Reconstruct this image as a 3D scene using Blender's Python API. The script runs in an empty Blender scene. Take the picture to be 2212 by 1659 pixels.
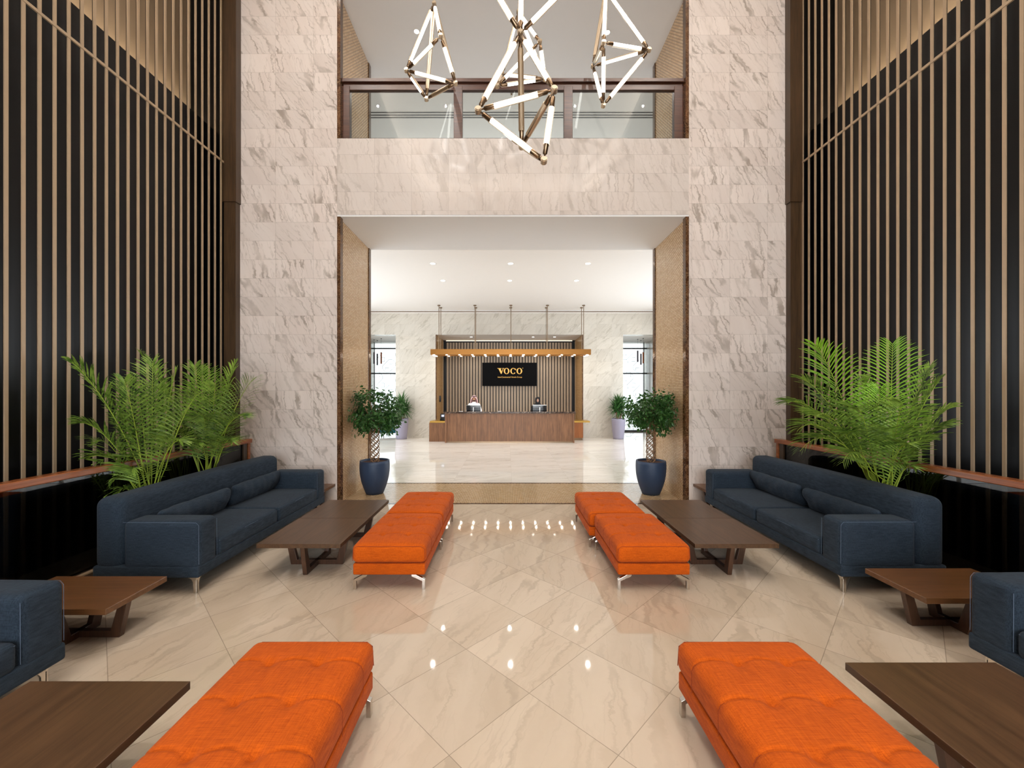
import bpy, bmesh, math, random
from mathutils import Vector, Matrix
import numpy as np
PI = math.pi
C = bpy.context.scene.collection
scn = bpy.context.scene

# ------------------------------------------------------------------ camera, world, exposure, big lights
F = 885.0; VX = 1095.0; VY = 847.0; CAMX = -0.10; CAMZ = 1.835
cam_d = bpy.data.cameras.new('camera'); cam = bpy.data.objects.new('camera', cam_d); C.objects.link(cam)
cam.location = (CAMX, 0, CAMZ); cam.rotation_euler = (PI/2, 0, 0)
cam_d.sensor_width = 36; cam_d.lens = F/2212*36
cam_d.shift_x = (1106-VX)/2212; cam_d.shift_y = (VY-829.5)/2212
cam_d.clip_start = 0.05; cam_d.clip_end = 200
scn.camera = cam
def at(px, py, y):
    "point of the place seen at pixel px,py at distance y"
    return Vector((CAMX + (px-VX)/F*y, y, CAMZ - (py-VY)/F*y))

w = bpy.data.worlds.new('world'); scn.world = w; w.use_nodes = True
bg = w.node_tree.nodes['Background']; bg.inputs[0].default_value = (0.86, 0.93, 1.0, 1); bg.inputs[1].default_value = 2.6

scn.view_settings.view_transform = 'Standard'; scn.view_settings.look = 'None'
scn.view_settings.gamma = 1; scn.view_settings.use_curve_mapping = False
scn.view_settings.exposure = 0.0
try:
    scn.cycles.max_bounces = 8; scn.cycles.diffuse_bounces = 4; scn.cycles.glossy_bounces = 4
    scn.cycles.transparent_max_bounces = 12; scn.cycles.sample_clamp_indirect = 6
    scn.cycles.caustics_reflective = False; scn.cycles.caustics_refractive = False
except Exception: pass

def area(name, loc, rot, sx, sy, power, col=(1, .93, .85)):
    l = bpy.data.lights.new(name, 'AREA'); l.shape = 'RECTANGLE'; l.size = sx; l.size_y = sy
    l.energy = power; l.color = col
    o = bpy.data.objects.new(name, l); C.objects.link(o); o.location = loc; o.rotation_euler = rot
    return o
def spot(name, loc, power, ang=100, col=(1, .93, .85), r=.05, rot=(0, 0, 0), blend=.6):
    l = bpy.data.lights.new(name, 'SPOT'); l.energy = power; l.color = col
    l.spot_size = math.radians(ang); l.spot_blend = blend; l.shadow_soft_size = r
    o = bpy.data.objects.new(name, l); C.objects.link(o); o.location = loc; o.rotation_euler = rot
    return o
WARM = (1, .90, .80); NEUT = (1, .95, .90); DAY = (.88, .94, 1)
KC = 690    # lobby cove
area('cove_light_left', (-4.05, 1.0, 10.50), (0, math.radians(-125), 0), .15, 10.5, KC, WARM)
area('cove_light_right', (4.05, 1.0, 10.50), (0, math.radians(125), 0), .15, 10.5, KC, WARM)
area('cove_light_back', (0, -4.85, 10.50), (math.radians(125), 0, 0), 7.2, .15, KC*.5, WARM)
# added fill lamp for assumed daylight behind the camera, the back wall is closed
area('lobby_rear_fill', (0, -6.6, 2.6), (math.radians(80), 0, 0), 7.5, 4.2, 950, DAY)
# added spots under the lobby ceiling, unseen, with no fixtures
for x in (-2.0, 2.0):
    for y in (-2.5, .6, 3.6):
        spot('lobby_fill_spot', (x, y, 10.75), 300, 75, NEUT, .25)
for x in (-3.9, -1.9, 1.9, 3.9):  # added unseen spots that brighten the portal wall
    spot('wall_fill_spot', (x, 1.6, 10.25), 240, 62, NEUT, .02, (math.radians(52), 0, 0), 1)
# added lamps: daylight from unseen hall side windows, fill for the upper gallery
area('hall_side_fill_left', (-6.75, 12.4, 2.5), (0, math.radians(-90), 0), 4.0, 6.5, 185, DAY)
area('hall_side_fill_right', (6.75, 12.4, 2.5), (0, math.radians(90), 0), 4.0, 6.5, 185, DAY)
area('gallery_fill_light', (0, 13.8, 7.2), (math.radians(-90), 0, 0), 7.5, 1.8, 200, DAY)  # added fill for the gallery ceiling, the rear wall has no window

# ------------------------------------------------------------------ materials
def lin(c):
    if isinstance(c, str):
        c = [int(c[i:i+2], 16)/255 for i in (0, 2, 4)]
    return tuple((v/12.92 if v <= .04045 else ((v+.055)/1.055)**2.4) for v in c[:3]) + (1,)
class NT:
    def __init__(s, name):
        s.m = bpy.data.materials.new(name); s.m.use_nodes = True
        s.t = s.m.node_tree; s.n = s.t.nodes; s.l = s.t.links
        s.b = s.n['Principled BSDF']
    def setin(s, sock, v):
        if isinstance(v, bpy.types.NodeSocket): s.l.new(v, sock)
        elif v is not None: sock.default_value = v
    def math(s, op, a, b=None, c=None):
        n = s.n.new('ShaderNodeMath'); n.operation = op
        s.setin(n.inputs[0], a); s.setin(n.inputs[1], b)
        if c is not None: s.setin(n.inputs[2], c)
        return n.outputs[0]
    def vec(s, op, a, b=None):
        n = s.n.new('ShaderNodeVectorMath'); n.operation = op
        s.setin(n.inputs[0], a)
        if b is not None:
            if op == 'SCALE': s.setin(n.inputs['Scale'], b)
            else: s.setin(n.inputs[1], b)
        return n.outputs[0]
    def comb(s, x, y, z=0.0):
        n = s.n.new('ShaderNodeCombineXYZ')
        for i, v in enumerate((x, y, z)): s.setin(n.inputs[i], v)
        return n.outputs[0]
    def sep(s, v):
        n = s.n.new('ShaderNodeSeparateXYZ'); s.l.new(v, n.inputs[0]); return n.outputs
    def pos(s): return s.n.new('ShaderNodeNewGeometry').outputs['Position']
    def obj(s): return s.n.new('ShaderNodeTexCoord').outputs['Object']
    def noise(s, vec, scale=5, detail=4, rough=.5, dist=0.0):
        n = s.n.new('ShaderNodeTexNoise'); s.l.new(vec, n.inputs['Vector'])
        n.inputs['Scale'].default_value = scale; n.inputs['Detail'].default_value = detail
        n.inputs['Roughness'].default_value = rough; n.inputs['Distortion'].default_value = dist
        return n.outputs['Fac']
    def white(s, vec):
        n = s.n.new('ShaderNodeTexWhiteNoise'); s.l.new(vec, n.inputs['Vector']); return n.outputs
    def mapr(s, v, a, b, c, d, smooth=False):
        n = s.n.new('ShaderNodeMapRange'); s.setin(n.inputs[0], v)
        if smooth: n.interpolation_type = 'SMOOTHSTEP'
        for i, q in enumerate((a, b, c, d)): s.setin(n.inputs[i+1], q)
        return n.outputs[0]
    def mix(s, f, a, b, mode='MIX'):
        n = s.n.new('ShaderNodeMix'); n.data_type = 'RGBA'; n.blend_type = mode
        s.setin(n.inputs[0], f); s.setin(n.inputs[6], a); s.setin(n.inputs[7], b)
        return n.outputs[2]
    def bump(s, h, strength=.3, dist=.01):
        n = s.n.new('ShaderNodeBump'); s.l.new(h, n.inputs['Height'])
        n.inputs['Strength'].default_value = strength; n.inputs['Distance'].default_value = dist
        s.l.new(n.outputs[0], s.b.inputs['Normal'])
    def fin(s, col=None, rough=None, metal=0.0, spec=.5):
        s.setin(s.b.inputs['Base Color'], col); s.setin(s.b.inputs['Roughness'], rough)
        s.b.inputs['Metallic'].default_value = metal; s.b.inputs['Specular IOR Level'].default_value = spec
        return s.m

def plain(name, col, rough=.5, metal=0.0, spec=.5, var=.06, scale=8):
    s = NT(name); n = s.noise(s.obj(), scale, 3)
    c = lin(col)
    k = s.mix(n, tuple(v*(1-var) for v in c[:3])+(1,), tuple(min(1, v*(1+var)) for v in c[:3])+(1,))
    return s.fin(k, rough, metal, spec)
def emis(name, col, strength):
    s = NT(name); s.b.inputs['Base Color'].default_value = (.8, .8, .8, 1)
    s.b.inputs['Emission Color'].default_value = lin(col); s.b.inputs['Emission Strength'].default_value = strength
    return s.m

def marble(name, ax, tw, th, ou, ov, base, dark, vein, rough, rot45=False, ang=.9, grout=.35, vscale=1.0, tvar=.07, vamt=.7, clamt=.5):
    s = NT(name); p = s.sep(s.pos())
    if ax == 'yz': u, v = p[1], p[2]
    elif ax == 'xz': u, v = p[0], p[2]
    else: u, v = p[0], p[1]
    if rot45:
        a = s.math('MULTIPLY', s.math('ADD', u, v), .70710678); b = s.math('MULTIPLY', s.math('SUBTRACT', v, u), .70710678)
        u, v = a, b
    us = s.math('DIVIDE', s.math('SUBTRACT', u, ou), tw); vs = s.math('DIVIDE', s.math('SUBTRACT', v, ov), th)
    cu = s.math('FLOOR', us); cv = s.math('FLOOR', vs); fu = s.math('FRACT', us); fv = s.math('FRACT', vs)
    wn = s.white(s.comb(cu, cv, 3.0)); rnd = wn[0]; rc = wn[1]
    pv = s.comb(u, v, 0.0)
    rot = s.n.new('ShaderNodeVectorRotate'); rot.rotation_type = 'Z_AXIS'
    s.l.new(pv, rot.inputs['Vector']); s.setin(rot.inputs['Angle'], s.mapr(rnd, 0, 1, ang-.3, ang+.3))
    pr = s.vec('ADD', rot.outputs[0], s.vec('SCALE', rc, 30.0))
    # soft wobble
    wob = s.noise(pr, 7*vscale, 6, .65)
    q = s.sep(pr)
    qa = s.comb(s.math('ADD', s.math('MULTIPLY', q[0], 3.2*vscale), s.math('MULTIPLY', wob, .55)), s.math('MULTIPLY', q[1], .38*vscale), q[2])
    n1 = s.noise(qa, 1.25, 2, .5)
    v1 = s.mapr(s.math('ABSOLUTE', s.math('SUBTRACT', n1, .5)), .001, .032, 1, 0, True)
    qb = s.comb(s.math('ADD', s.math('MULTIPLY', q[0], 8.0*vscale), s.math('MULTIPLY', wob, .6)), s.math('MULTIPLY', q[1], 1.2*vscale), q[2])
    n2 = s.noise(qb, 1.3, 3, .55)
    v2 = s.mapr(s.math('ABSOLUTE', s.math('SUBTRACT', n2, .5)), 0.0, .028, .5, 0, True)
    cl = s.noise(qa, .8, 4, .6)
    mask = s.mapr(s.noise(pr, 2.2*vscale, 2), .36, .60, .3, 1)
    veins = s.math('MULTIPLY', s.math('MAXIMUM', v1, v2), mask)
    col = s.mix(s.mapr(cl, .35, .68, 0, clamt, True), lin(base), lin(dark))
    col = s.mix(s.math('MULTIPLY', veins, vamt), col, lin(vein))
    tone = s.mapr(rnd, 0, 1, 1-tvar, 1+tvar)
    t3 = s.comb(tone, tone, tone)
    col = s.mix(1.0, col, t3, 'MULTIPLY')
    if grout:
        eu = s.math('MULTIPLY', s.math('MINIMUM', fu, s.math('SUBTRACT', 1.0, fu)), tw)
        ev = s.math('MULTIPLY', s.math('MINIMUM', fv, s.math('SUBTRACT', 1.0, fv)), th)
        g = s.mapr(s.math('MINIMUM', eu, ev), .0012, .0026, grout, 0)
        col = s.mix(g, col, lin('6b5c4e'))
    return s.fin(col, rough)

def wood(name, c1, c2, ax='y', rough=.35, scale=1.0):
    s = NT(name); p = s.sep(s.obj())
    sc = {'x': (1.2, 22, 22), 'y': (22, 1.2, 22), 'z': (22, 22, 1.2)}[ax]
    v = s.comb(*[s.math('MULTIPLY', p[i], sc[i]*scale) for i in range(3)])
    n = s.noise(v, 1.6, 5, .6, .6); n2 = s.noise(v, 7, 2, .5)
    f = s.math('ADD', s.math('MULTIPLY', n, .75), s.math('MULTIPLY', n2, .25))
    return s.fin(s.mix(s.mapr(f, .36, .64, 0, 1), lin(c1), lin(c2)), rough)
def fabric(name, c1, c2, rough=.95):
    s = NT(name); p = s.sep(s.obj())
    def st(a, b, c): return s.comb(s.math('MULTIPLY', p[0], a), s.math('MULTIPLY', p[1], b), s.math('MULTIPLY', p[2], c))
    n1 = s.noise(st(14, 330, 200), 1.0, 2); n2 = s.noise(st(330, 14, 60), 1.0, 2); n3 = s.noise(s.obj(), 3, 3)
    f = s.math('ADD', s.math('MULTIPLY', n1, .5), s.math('MULTIPLY', n2, .5))
    col = s.mix(s.mapr(f, .34, .66, 0, 1), lin(c1), lin(c2))
    k = s.mapr(n3, .3, .7, .92, 1.08); col = s.mix(1.0, col, s.comb(k, k, k), 'MULTIPLY')
    s.bump(f, .35, .002)
    s.b.inputs['Sheen Weight'].default_value = .03; s.b.inputs['Sheen Roughness'].default_value = .5
    return s.fin(col, rough, 0, .2)
def mosaic(name, ax, tw, th, c1, c2, grout, rough=.25):
    s = NT(name); p = s.sep(s.pos())
    u, v = {'yz': (p[1], p[2]), 'xz': (p[0], p[2]), 'xy': (p[0], p[1])}[ax]
    vs = s.math('DIVIDE', v, th); cv = s.math('FLOOR', vs)
    us = s.math('ADD', s.math('DIVIDE', u, tw), s.math('MULTIPLY', s.math('MODULO', s.math('ABSOLUTE', cv), 2.0), .5))
    cu = s.math('FLOOR', us); fu = s.math('SUBTRACT', s.math('FRACT', us), .5); fv = s.math('SUBTRACT', s.math('FRACT', vs), .5)
    # rounded lozenge tile
    r = s.math('ADD', s.math('POWER', s.math('ABSOLUTE', s.math('MULTIPLY', fu, 2.0)), 2.6), s.math('POWER', s.math('ABSOLUTE', s.math('MULTIPLY', fv, 2.0)), 2.6))
    g = s.mapr(r, .62, .86, 0, 1, True)
    rnd = s.white(s.comb(cu, cv, 1.0))[0]
    col = s.mix(rnd, lin(c1), lin(c2)); col = s.mix(g, col, lin(grout))
    s.bump(s.math('SUBTRACT', 1.0, g), .4, .003)
    return s.fin(col, rough)
def glassy(name, tint, rough=.0, ior=1.5, boost=1.0):
    s = NT(name); s.n.remove(s.b)
    tr = s.n.new('ShaderNodeBsdfTransparent'); tr.inputs[0].default_value = lin(tint)
    gl = s.n.new('ShaderNodeBsdfGlossy'); gl.inputs['Roughness'].default_value = rough
    fr = s.n.new('ShaderNodeFresnel'); fr.inputs[0].default_value = ior
    mx = s.n.new('ShaderNodeMixShader'); s.l.new(s.math('MULTIPLY', fr.outputs[0], boost), mx.inputs[0])
    s.l.new(tr.outputs[0], mx.inputs[1]); s.l.new(gl.outputs[0], mx.inputs[2])
    s.l.new(mx.outputs[0], s.n['Material Output'].inputs[0]); return s.m
def leafmat(name, c1, c2, trans=.25):
    s = NT(name); oi = s.n.new('ShaderNodeObjectInfo').outputs['Random']
    n = s.noise(s.obj(), 14, 2)
    f = s.math('ADD', s.math('MULTIPLY', oi, .4), s.math('MULTIPLY', s.mapr(n, .35, .65, 0, 1), .6))
    col = s.mix(f, lin(c1), lin(c2)); s.fin(col, .42, 0, .4)
    tl = s.n.new('ShaderNodeBsdfTranslucent'); s.l.new(col, tl.inputs[0])
    mx = s.n.new('ShaderNodeMixShader'); mx.inputs[0].default_value = trans
    s.l.new(s.b.outputs[0], mx.inputs[1]); s.l.new(tl.outputs[0], mx.inputs[2])
    s.l.new(mx.outputs[0], s.n['Material Output'].inputs[0]); return s.m

M = {}
M['marble_wall'] = marble('beige_marble_wall', 'xz', .62, .3065, -4.51, .02, 'ded3cb', 'cfc1b8', '8d8073', .14, ang=-.42, vamt=.75, tvar=.05)
M['marble_lintel'] = marble('beige_marble_lintel', 'xz', .608, .3065, -2.88, 4.50, 'd6ccc4', 'c8bcb2', '9c9085', .13, ang=-.22, vamt=.5, tvar=.05)
M['marble_floor'] = marble('cream_marble_floor', 'xy', .6046, .6046, 2.396-.0002, 2.345, 'd4c4af', 'c2b09a', '93826e', .04, rot45=True, ang=1.1, grout=.6, vamt=.34, clamt=.8, tvar=.05, vscale=.8)
M['marble_hall_floor'] = marble('white_marble_hall_floor', 'xy', 1.2, .6, 0, 0, 'f0e9df', 'ddd2c4', 'ad9f8e', .05, ang=1.45, grout=.25, vamt=.35, tvar=.04)
M['marble_white'] = marble('white_marble_wall', 'xz', .61, .5, -3.2, .07, 'cfc8bc', 'c0b7a9', '8f8573', .18, ang=.7, grout=.2, vamt=.4, tvar=.05)
M['marble_white_side'] = marble('white_marble_side', 'yz', .61, .5, 0, .07, 'cfc8bc', 'c0b7a9', '8f8573', .18, ang=.7, grout=.2, vamt=.4, tvar=.05)
def emperador():
    s = NT('dark_brown_marble'); p = s.pos(); n = s.noise(p, 14, 6, .7, 1.2); n2 = s.noise(p, 6, 4, .6)
    v = s.mapr(s.math('ABSOLUTE', s.math('SUBTRACT', n, .5)), 0, .02, .75, 0, True)
    c = s.mix(s.mapr(n2, .35, .65, 0, 1), lin('38200f'), lin('5a3a24'))
    return s.fin(s.mix(v, c, lin('a98a66')), .12)
M['emperador'] = emperador()
M['emperador_top'] = marble('dark_brown_marble_top', 'xz', 3, 3, 0, 0, '35231a', '1c120d', 'b09c88', .12, ang=.9, grout=0, vscale=6, vamt=.8)
M['mosaic_jamb'] = mosaic('cream_mosaic_jamb', 'yz', .056, .028, 'e6c8a0', 'd3b086', '6a4326')
M['mosaic_floor'] = mosaic('cream_mosaic_floor', 'xy', .062, .030, 'd6bd99', 'c3a67c', '6a4a2e', .12)
M['plaster'] = plain('white_plaster', 'e8e3dd', .6, var=.01)
M['plaster_beige'] = plain('beige_plaster', 'dedad5', .6, var=.01)
M['plaster_grey'] = plain('light_grey_plaster', 'e0dedc', .6, var=.01)
M['black'] = plain('black_panel', '060505', .35, spec=.3, var=.2)
M['tan_wall'] = plain('bronze_upper_wall', '8d7a62', .5, var=.05, scale=2)
M['slat'] = plain('bronze_slat_face', 'ab9478', .45, .15, var=.06, scale=1.5)
M['slat_side'] = plain('dark_slat_side', '2a221c', .4, var=.1)
M['slat_side_up'] = plain('dark_slat_side', '40342b', .4, var=.1)
M['rail_wood'] = wood('reddish_rail_wood', '7a4322', '9c5a30', 'y', .25)
M['dark_wood'] = wood('dark_pilaster_wood', '2e2012', '46331f', 'z', .35)
M['gallery_wood'] = wood('dark_red_brown_wood', '3b1f15', '52301f', 'x', .3)
M['table_wood'] = wood('walnut_table_wood', '3f2b1b', '553d28', 'y', .36)
M['table_leg'] = wood('dark_walnut_leg', '3a2519', '523625', 'z', .35)
M['side_wood'] = wood('warm_walnut_wood', '54371f', '6b482c', 'x', .28)
M['desk_wood'] = wood('desk_veneer', '5d3a20', '8e6240', 'z', .4, .7)
M['navy'] = fabric('navy_fabric', '171f29', '2c3946')
M['orange'] = fabric('orange_fabric', 'a04003', 'c85c0c')
M['seam'] = plain('dark_orange_seam', '8e3408', .9)
M['thread'] = plain('light_thread', '56677c', .8)
M['chrome'] = plain('polished_steel', 'cfc9c2', .12, 1.0, var=.02)
M['brass'] = plain('satin_brass', 'cbbba4', .36, 1.0, var=.04)
M['brass_dark'] = plain('dark_brass', '85705a', .3, 1.0, var=.04)
M['brass_shine'] = plain('bright_brass', 'c9a14f', .3, .9, var=.05)
M['bronze'] = plain('bronze_canopy', 'a06f38', .35, .8, var=.06, scale=1)
M['tube'] = emis('glowing_tube', 'fffcf8', 9.0)
M['spot_lens'] = emis('spotlight_lens', 'fff2e0', 70.0)
M['lamp'] = emis('glowing_lamp', 'fff4e6', 14.0)
M['glass_dark'] = glassy('smoked_glass', '8a8a86', boost=.8)
M['glass_clear'] = glassy('clear_glass', 'f2f4f2', boost=.9)
M['glass_ar'] = glassy('gallery_glass', 'f2f4f2', .0, boost=.45)
M['blackmetal'] = plain('black_metal', '15161a', .4, var=.05)
M['screen_black'] = plain('glossy_black', '08090b', .15, var=.05)
M['sign'] = plain('black_sign', '08080a', .6, spec=.08, var=.05)
M['gold'] = plain('gold_letter', 'd3a55a', .4, .8, var=.1, scale=30)
M['pot_blue'] = plain('navy_glazed_pot', '20344f', .5, var=.08, scale=4)
M['pot_lilac'] = plain('lilac_pot', '9793a6', .35, var=.04)
M['pot_green'] = plain('green_pot', '3e5a34', .5)
M['soil'] = plain('brown_soil', '4a2e20', .95, var=.5, scale=60)
M['teal'] = fabric('teal_fabric', '0e4a55', '1b6570')
M['amber'] = plain('amber_glass', '7c3f12', .15, var=.2)
M['violet'] = plain('dark_violet_glass', '2d1f2e', .15, var=.2)
M['niche_slat'] = plain('taupe_slat', 'a89580', .55, var=.08, scale=2)
M['skin'] = plain('skin', 'c28d6c', .5, var=.04)
M['skin_light'] = plain('light_skin', 'dcae95', .5, var=.04)
M['white_cloth'] = plain('white_cloth', 'f0f0f2', .8, var=.02)
M['black_cloth'] = plain('black_cloth', '0c0c0f', .85, var=.1)
M['hair'] = plain('black_hair', '140d0a', .7)
M['lips'] = plain('lips', '9d4a42', .5)
M['frond'] = leafmat('palm_leaf', '2c5013', '9dbd50', .28)
M['frond_young'] = leafmat('young_palm_leaf', '86bf34', 'a6d84c', .4)
M['rachis'] = plain('yellow_green_stem', '93a634', .5, var=.1)
M['ficus'] = leafmat('ficus_leaf', '24481f', '42702f', .2)
M['yucca'] = leafmat('yucca_leaf', '2c5a2a', '5b8648', .15)
M['bark'] = plain('pale_bark', '8a6a4c', .8, var=.25, scale=30)
M['lattice'] = plain('white_lattice', 'e8edf0', .6, var=.01)
def red_check():
    s = NT('red_white_check'); p = s.sep(s.obj())
    a = s.math('GREATER_THAN', s.math('FRACT', s.math('MULTIPLY', p[0], 90)), .5); b = s.math('GREATER_THAN', s.math('FRACT', s.math('MULTIPLY', p[2], 90)), .5)
    return s.fin(s.mix(s.math('MULTIPLY', s.math('ADD', a, b), .5), lin('f6eeec'), lin('cf5a5e')), .85)
M['check'] = red_check()
M['check'].name = 'red_white_check'
def canopy_screen():
    return emis('blue_screen', '5f78a8', .7)
M['screen_blue'] = canopy_screen()

# ------------------------------------------------------------------ mesh helpers
class MB:
    def __init__(s): s.v = []; s.f = []; s.mi = []; s.sm = []
    def add(s, vs, fs, mi=0, smooth=False, T=None):
        o = len(s.v)
        for p in vs:
            p = Vector(p); s.v.append(tuple(T @ p) if T else tuple(p))
        for f in fs:
            s.f.append([i+o for i in f]); s.mi.append(mi); s.sm.append(smooth)
        return s
    def box(s, a, b, mi=0, T=None):
        x0, x1 = sorted((a[0], b[0])); y0, y1 = sorted((a[1], b[1])); z0, z1 = sorted((a[2], b[2]))
        v = [(x0,y0,z0),(x1,y0,z0),(x1,y1,z0),(x0,y1,z0),(x0,y0,z1),(x1,y0,z1),(x1,y1,z1),(x0,y1,z1)]
        return s.add(v, [(0,3,2,1),(4,5,6,7),(0,1,5,4),(1,2,6,5),(2,3,7,6),(3,0,4,7)], mi, False, T)
    def tube(s, pts, rad, n=10, mi=0, cap=True, smooth=True, T=None):
        pts = [Vector(p) for p in pts]
        if not hasattr(rad, '__len__'): rad = [rad]*len(pts)
        vs = []; fs = []
        up = None
        for i, p in enumerate(pts):
            d = (pts[min(i+1, len(pts)-1)] - pts[max(i-1, 0)]).normalized()
            if up is None:
                up = Vector((0, 0, 1)) if abs(d.z) < .9 else Vector((1, 0, 0))
            a = d.cross(up).normalized(); b = a.cross(d).normalized(); up = b
            for k in range(n):
                t = 2*PI*k/n
                vs.append(p + a*math.cos(t)*rad[i] + b*math.sin(t)*rad[i])
        for i in range(len(pts)-1):
            for k in range(n):
                k2 = (k+1) % n
                fs.append((i*n+k, (i+1)*n+k, (i+1)*n+k2, i*n+k2))
        s.add(vs, fs, mi, smooth, T)
        if cap:
            s.add(vs[:n], [tuple(range(n))], mi, False, T); s.add(vs[-n:], [tuple(reversed(range(n)))], mi, False, T)
        return s
    def lathe(s, prof, c=(0, 0, 0), n=32, mi=0, smooth=True, caps=False):
        vs = []; fs = []
        for r, z in prof:
            for k in range(n):
                t = 2*PI*k/n; vs.append((c[0]+r*math.cos(t), c[1]+r*math.sin(t), c[2]+z))
        for i in range(len(prof)-1):
            for k in range(n):
                k2 = (k+1) % n; fs.append((i*n+k, i*n+k2, (i+1)*n+k2, (i+1)*n+k))
        s.add(vs, fs, mi, smooth)
        if caps:
            s.add(vs[:n], [tuple(reversed(range(n)))], mi); s.add(vs[-n:], [tuple(range(n))], mi)
        return s
    def prism(s, poly, h, T=None, mi=0, smooth=False):
        "poly in xy, extruded z 0..h"
        n = len(poly)
        vs = [(p[0], p[1], 0) for p in poly] + [(p[0], p[1], h) for p in poly]
        fs = [tuple(reversed(range(n))), tuple(range(n, 2*n))] + [(i, (i+1) % n, (i+1) % n+n, i+n) for i in range(n)]
        return s.add(vs, fs, mi, smooth, T)
    def sphere(s, c, r, n=12, m=8, mi=0, T=None):
        r = r if hasattr(r, '__len__') else (r, r, r)
        vs = []; fs = []
        for i in range(m+1):
            ph = PI*i/m
            for k in range(n):
                t = 2*PI*k/n
                vs.append((c[0]+r[0]*math.sin(ph)*math.cos(t), c[1]+r[1]*math.sin(ph)*math.sin(t), c[2]+r[2]*math.cos(ph)))
        for i in range(m):
            for k in range(n):
                k2 = (k+1) % n; fs.append((i*n+k, (i+1)*n+k, (i+1)*n+k2, i*n+k2))
        return s.add(vs, fs, mi, True, T)
    def rbox(s, c, size, r, seg=(6, 6, 3), fn=None, mi=0, T=None):
        hx = [v/2 for v in size]
        def line(h, n):
            a = [-h + r*(1-math.cos(t*PI/8)) * 1.0 for t in range(4)]
            a = [-h, -h+r*.12, -h+r*.35, -h+r*.65, -h+r]
            inner = [(-h+r) + (2*h-2*r)*k/n for k in range(1, n)]
            return a + inner + [-v for v in reversed(a)]
        L = [line(hx[i], seg[i]) for i in range(3)]
        idx = {}; vs = []; fs = []
        def vid(p):
            k = tuple(round(q, 6) for q in p)
            if k not in idx:
                idx[k] = len(vs)
                P = Vector(p); inn = Vector([max(-(hx[i]-r), min(hx[i]-r, p[i])) for i in range(3)])
                d = P - inn
                if d.length > 1e-9: P = inn + d.normalized()*r
                if fn: P = fn(P)
                vs.append(P + Vector(c))
            return idx[k]
        for ax in range(3):
            a, b = [(1, 2), (2, 0), (0, 1)][ax]
            for sg in (-1, 1):
                for i in range(len(L[a])-1):
                    for j in range(len(L[b])-1):
                        q = []
                        for (ii, jj) in ((i, j), (i+1, j), (i+1, j+1), (i, j+1)):
                            p = [0, 0, 0]; p[ax] = sg*hx[ax]; p[a] = L[a][ii]; p[b] = L[b][jj]; q.append(vid(p))
                        if sg < 0: q.reverse()
                        if len(set(q)) >= 3: fs.append(q)
        return s.add(vs, fs, mi, True, T)
    def build(s, name, mats, parent=None, bevel=0.0):
        me = bpy.data.meshes.new(name); me.from_pydata(s.v, [], s.f)
        if not isinstance(mats, (list, tuple)): mats = [mats]
        for m in mats: me.materials.append(M[m] if isinstance(m, str) else m)
        me.polygons.foreach_set('material_index', s.mi); me.polygons.foreach_set('use_smooth', s.sm)
        me.update()
        o = bpy.data.objects.new(name, me); C.objects.link(o)
        if parent: o.parent = parent
        if bevel:
            b = o.modifiers.new('bevel', 'BEVEL'); b.width = bevel; b.segments = 2; b.limit_method = 'ANGLE'
        return o
def tag(o, label=None, cat=None, group=None, kind=None):
    if label: o['label'] = label
    if cat: o['category'] = cat
    if group: o['group'] = group
    if kind: o['kind'] = kind
    return o
def thing(name, label, cat, loc=(0, 0, 0), rz=0, group=None):
    o = bpy.data.objects.new(name, None); C.objects.link(o); o.location = loc; o.rotation_euler = (0, 0, rz)
    return tag(o, label, cat, group)
def kids(o): return [c for c in bpy.data.objects if c.parent == o]
def dup(root, loc, rz=0, label=None, group=None, mirror=False):
    ch = {}
    for o in bpy.data.objects:
        if o.parent: ch.setdefault(o.parent.name, []).append(o)
    def rec(o, par):
        c = o.copy(); C.objects.link(c)
        if par: c.parent = par
        for k in ch.get(o.name, []): rec(k, c)
        return c
    r = rec(root, None); r.location = loc; r.rotation_euler = (0, 0, rz)
    if label: r['label'] = label
    if group: r['group'] = group
    return r
def struct(mb, name, mats, bevel=0.0):
    return tag(mb.build(name, mats, None, bevel), kind='structure')
def sbox(name, a, b, mat): return struct(MB().box(a, b), name, mat)

# ------------------------------------------------------------------ the setting
WY0, WY1 = 6.71, 8.28           # front and rear of the portal wall
PX = 2.88; PZ = 4.73; BZ0, BZ1 = 5.99, 8.41
sbox('floor_lobby', (-5.6, -7.2, -.2), (5.6, WY0, 0), 'marble_floor')
sbox('floor_hall', (-6.6, WY1, -.2), (6.6, 19.6, 0), 'marble_hall_floor')
sbox('floor_threshold', (-3.0, WY0, -.2), (3.0, WY1, 0), 'mosaic_floor')
struct(MB().box((-PX, WY0-.005, -.05), (PX, WY0+.06, .003)).box((-PX, WY1-.06, -.05), (PX, WY1+.005, .003)), 'trim_threshold', 'emperador')
sbox('wall_portal_left', (-4.51, WY0, 0), (-PX, WY1, 10.3), 'marble_wall')
sbox('wall_portal_right', (PX, WY0, 0), (4.51, WY1, 10.3), 'marble_wall')
sbox('wall_portal_lintel', (-PX, WY0, PZ+.01), (PX, WY1, BZ0), 'marble_lintel')
sbox('wall_portal_top', (-PX, WY0, BZ1+.01), (PX, WY1, 10.3), 'marble_lintel')
sbox('ceiling_portal', (-PX, WY0+.004, PZ-.02), (PX, WY1, PZ+.01), 'plaster_grey')
sbox('ceiling_gallery', (-6.6, WY0+.004, BZ1), (6.6, 14.1, BZ1+.012), 'plaster_beige')
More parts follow.
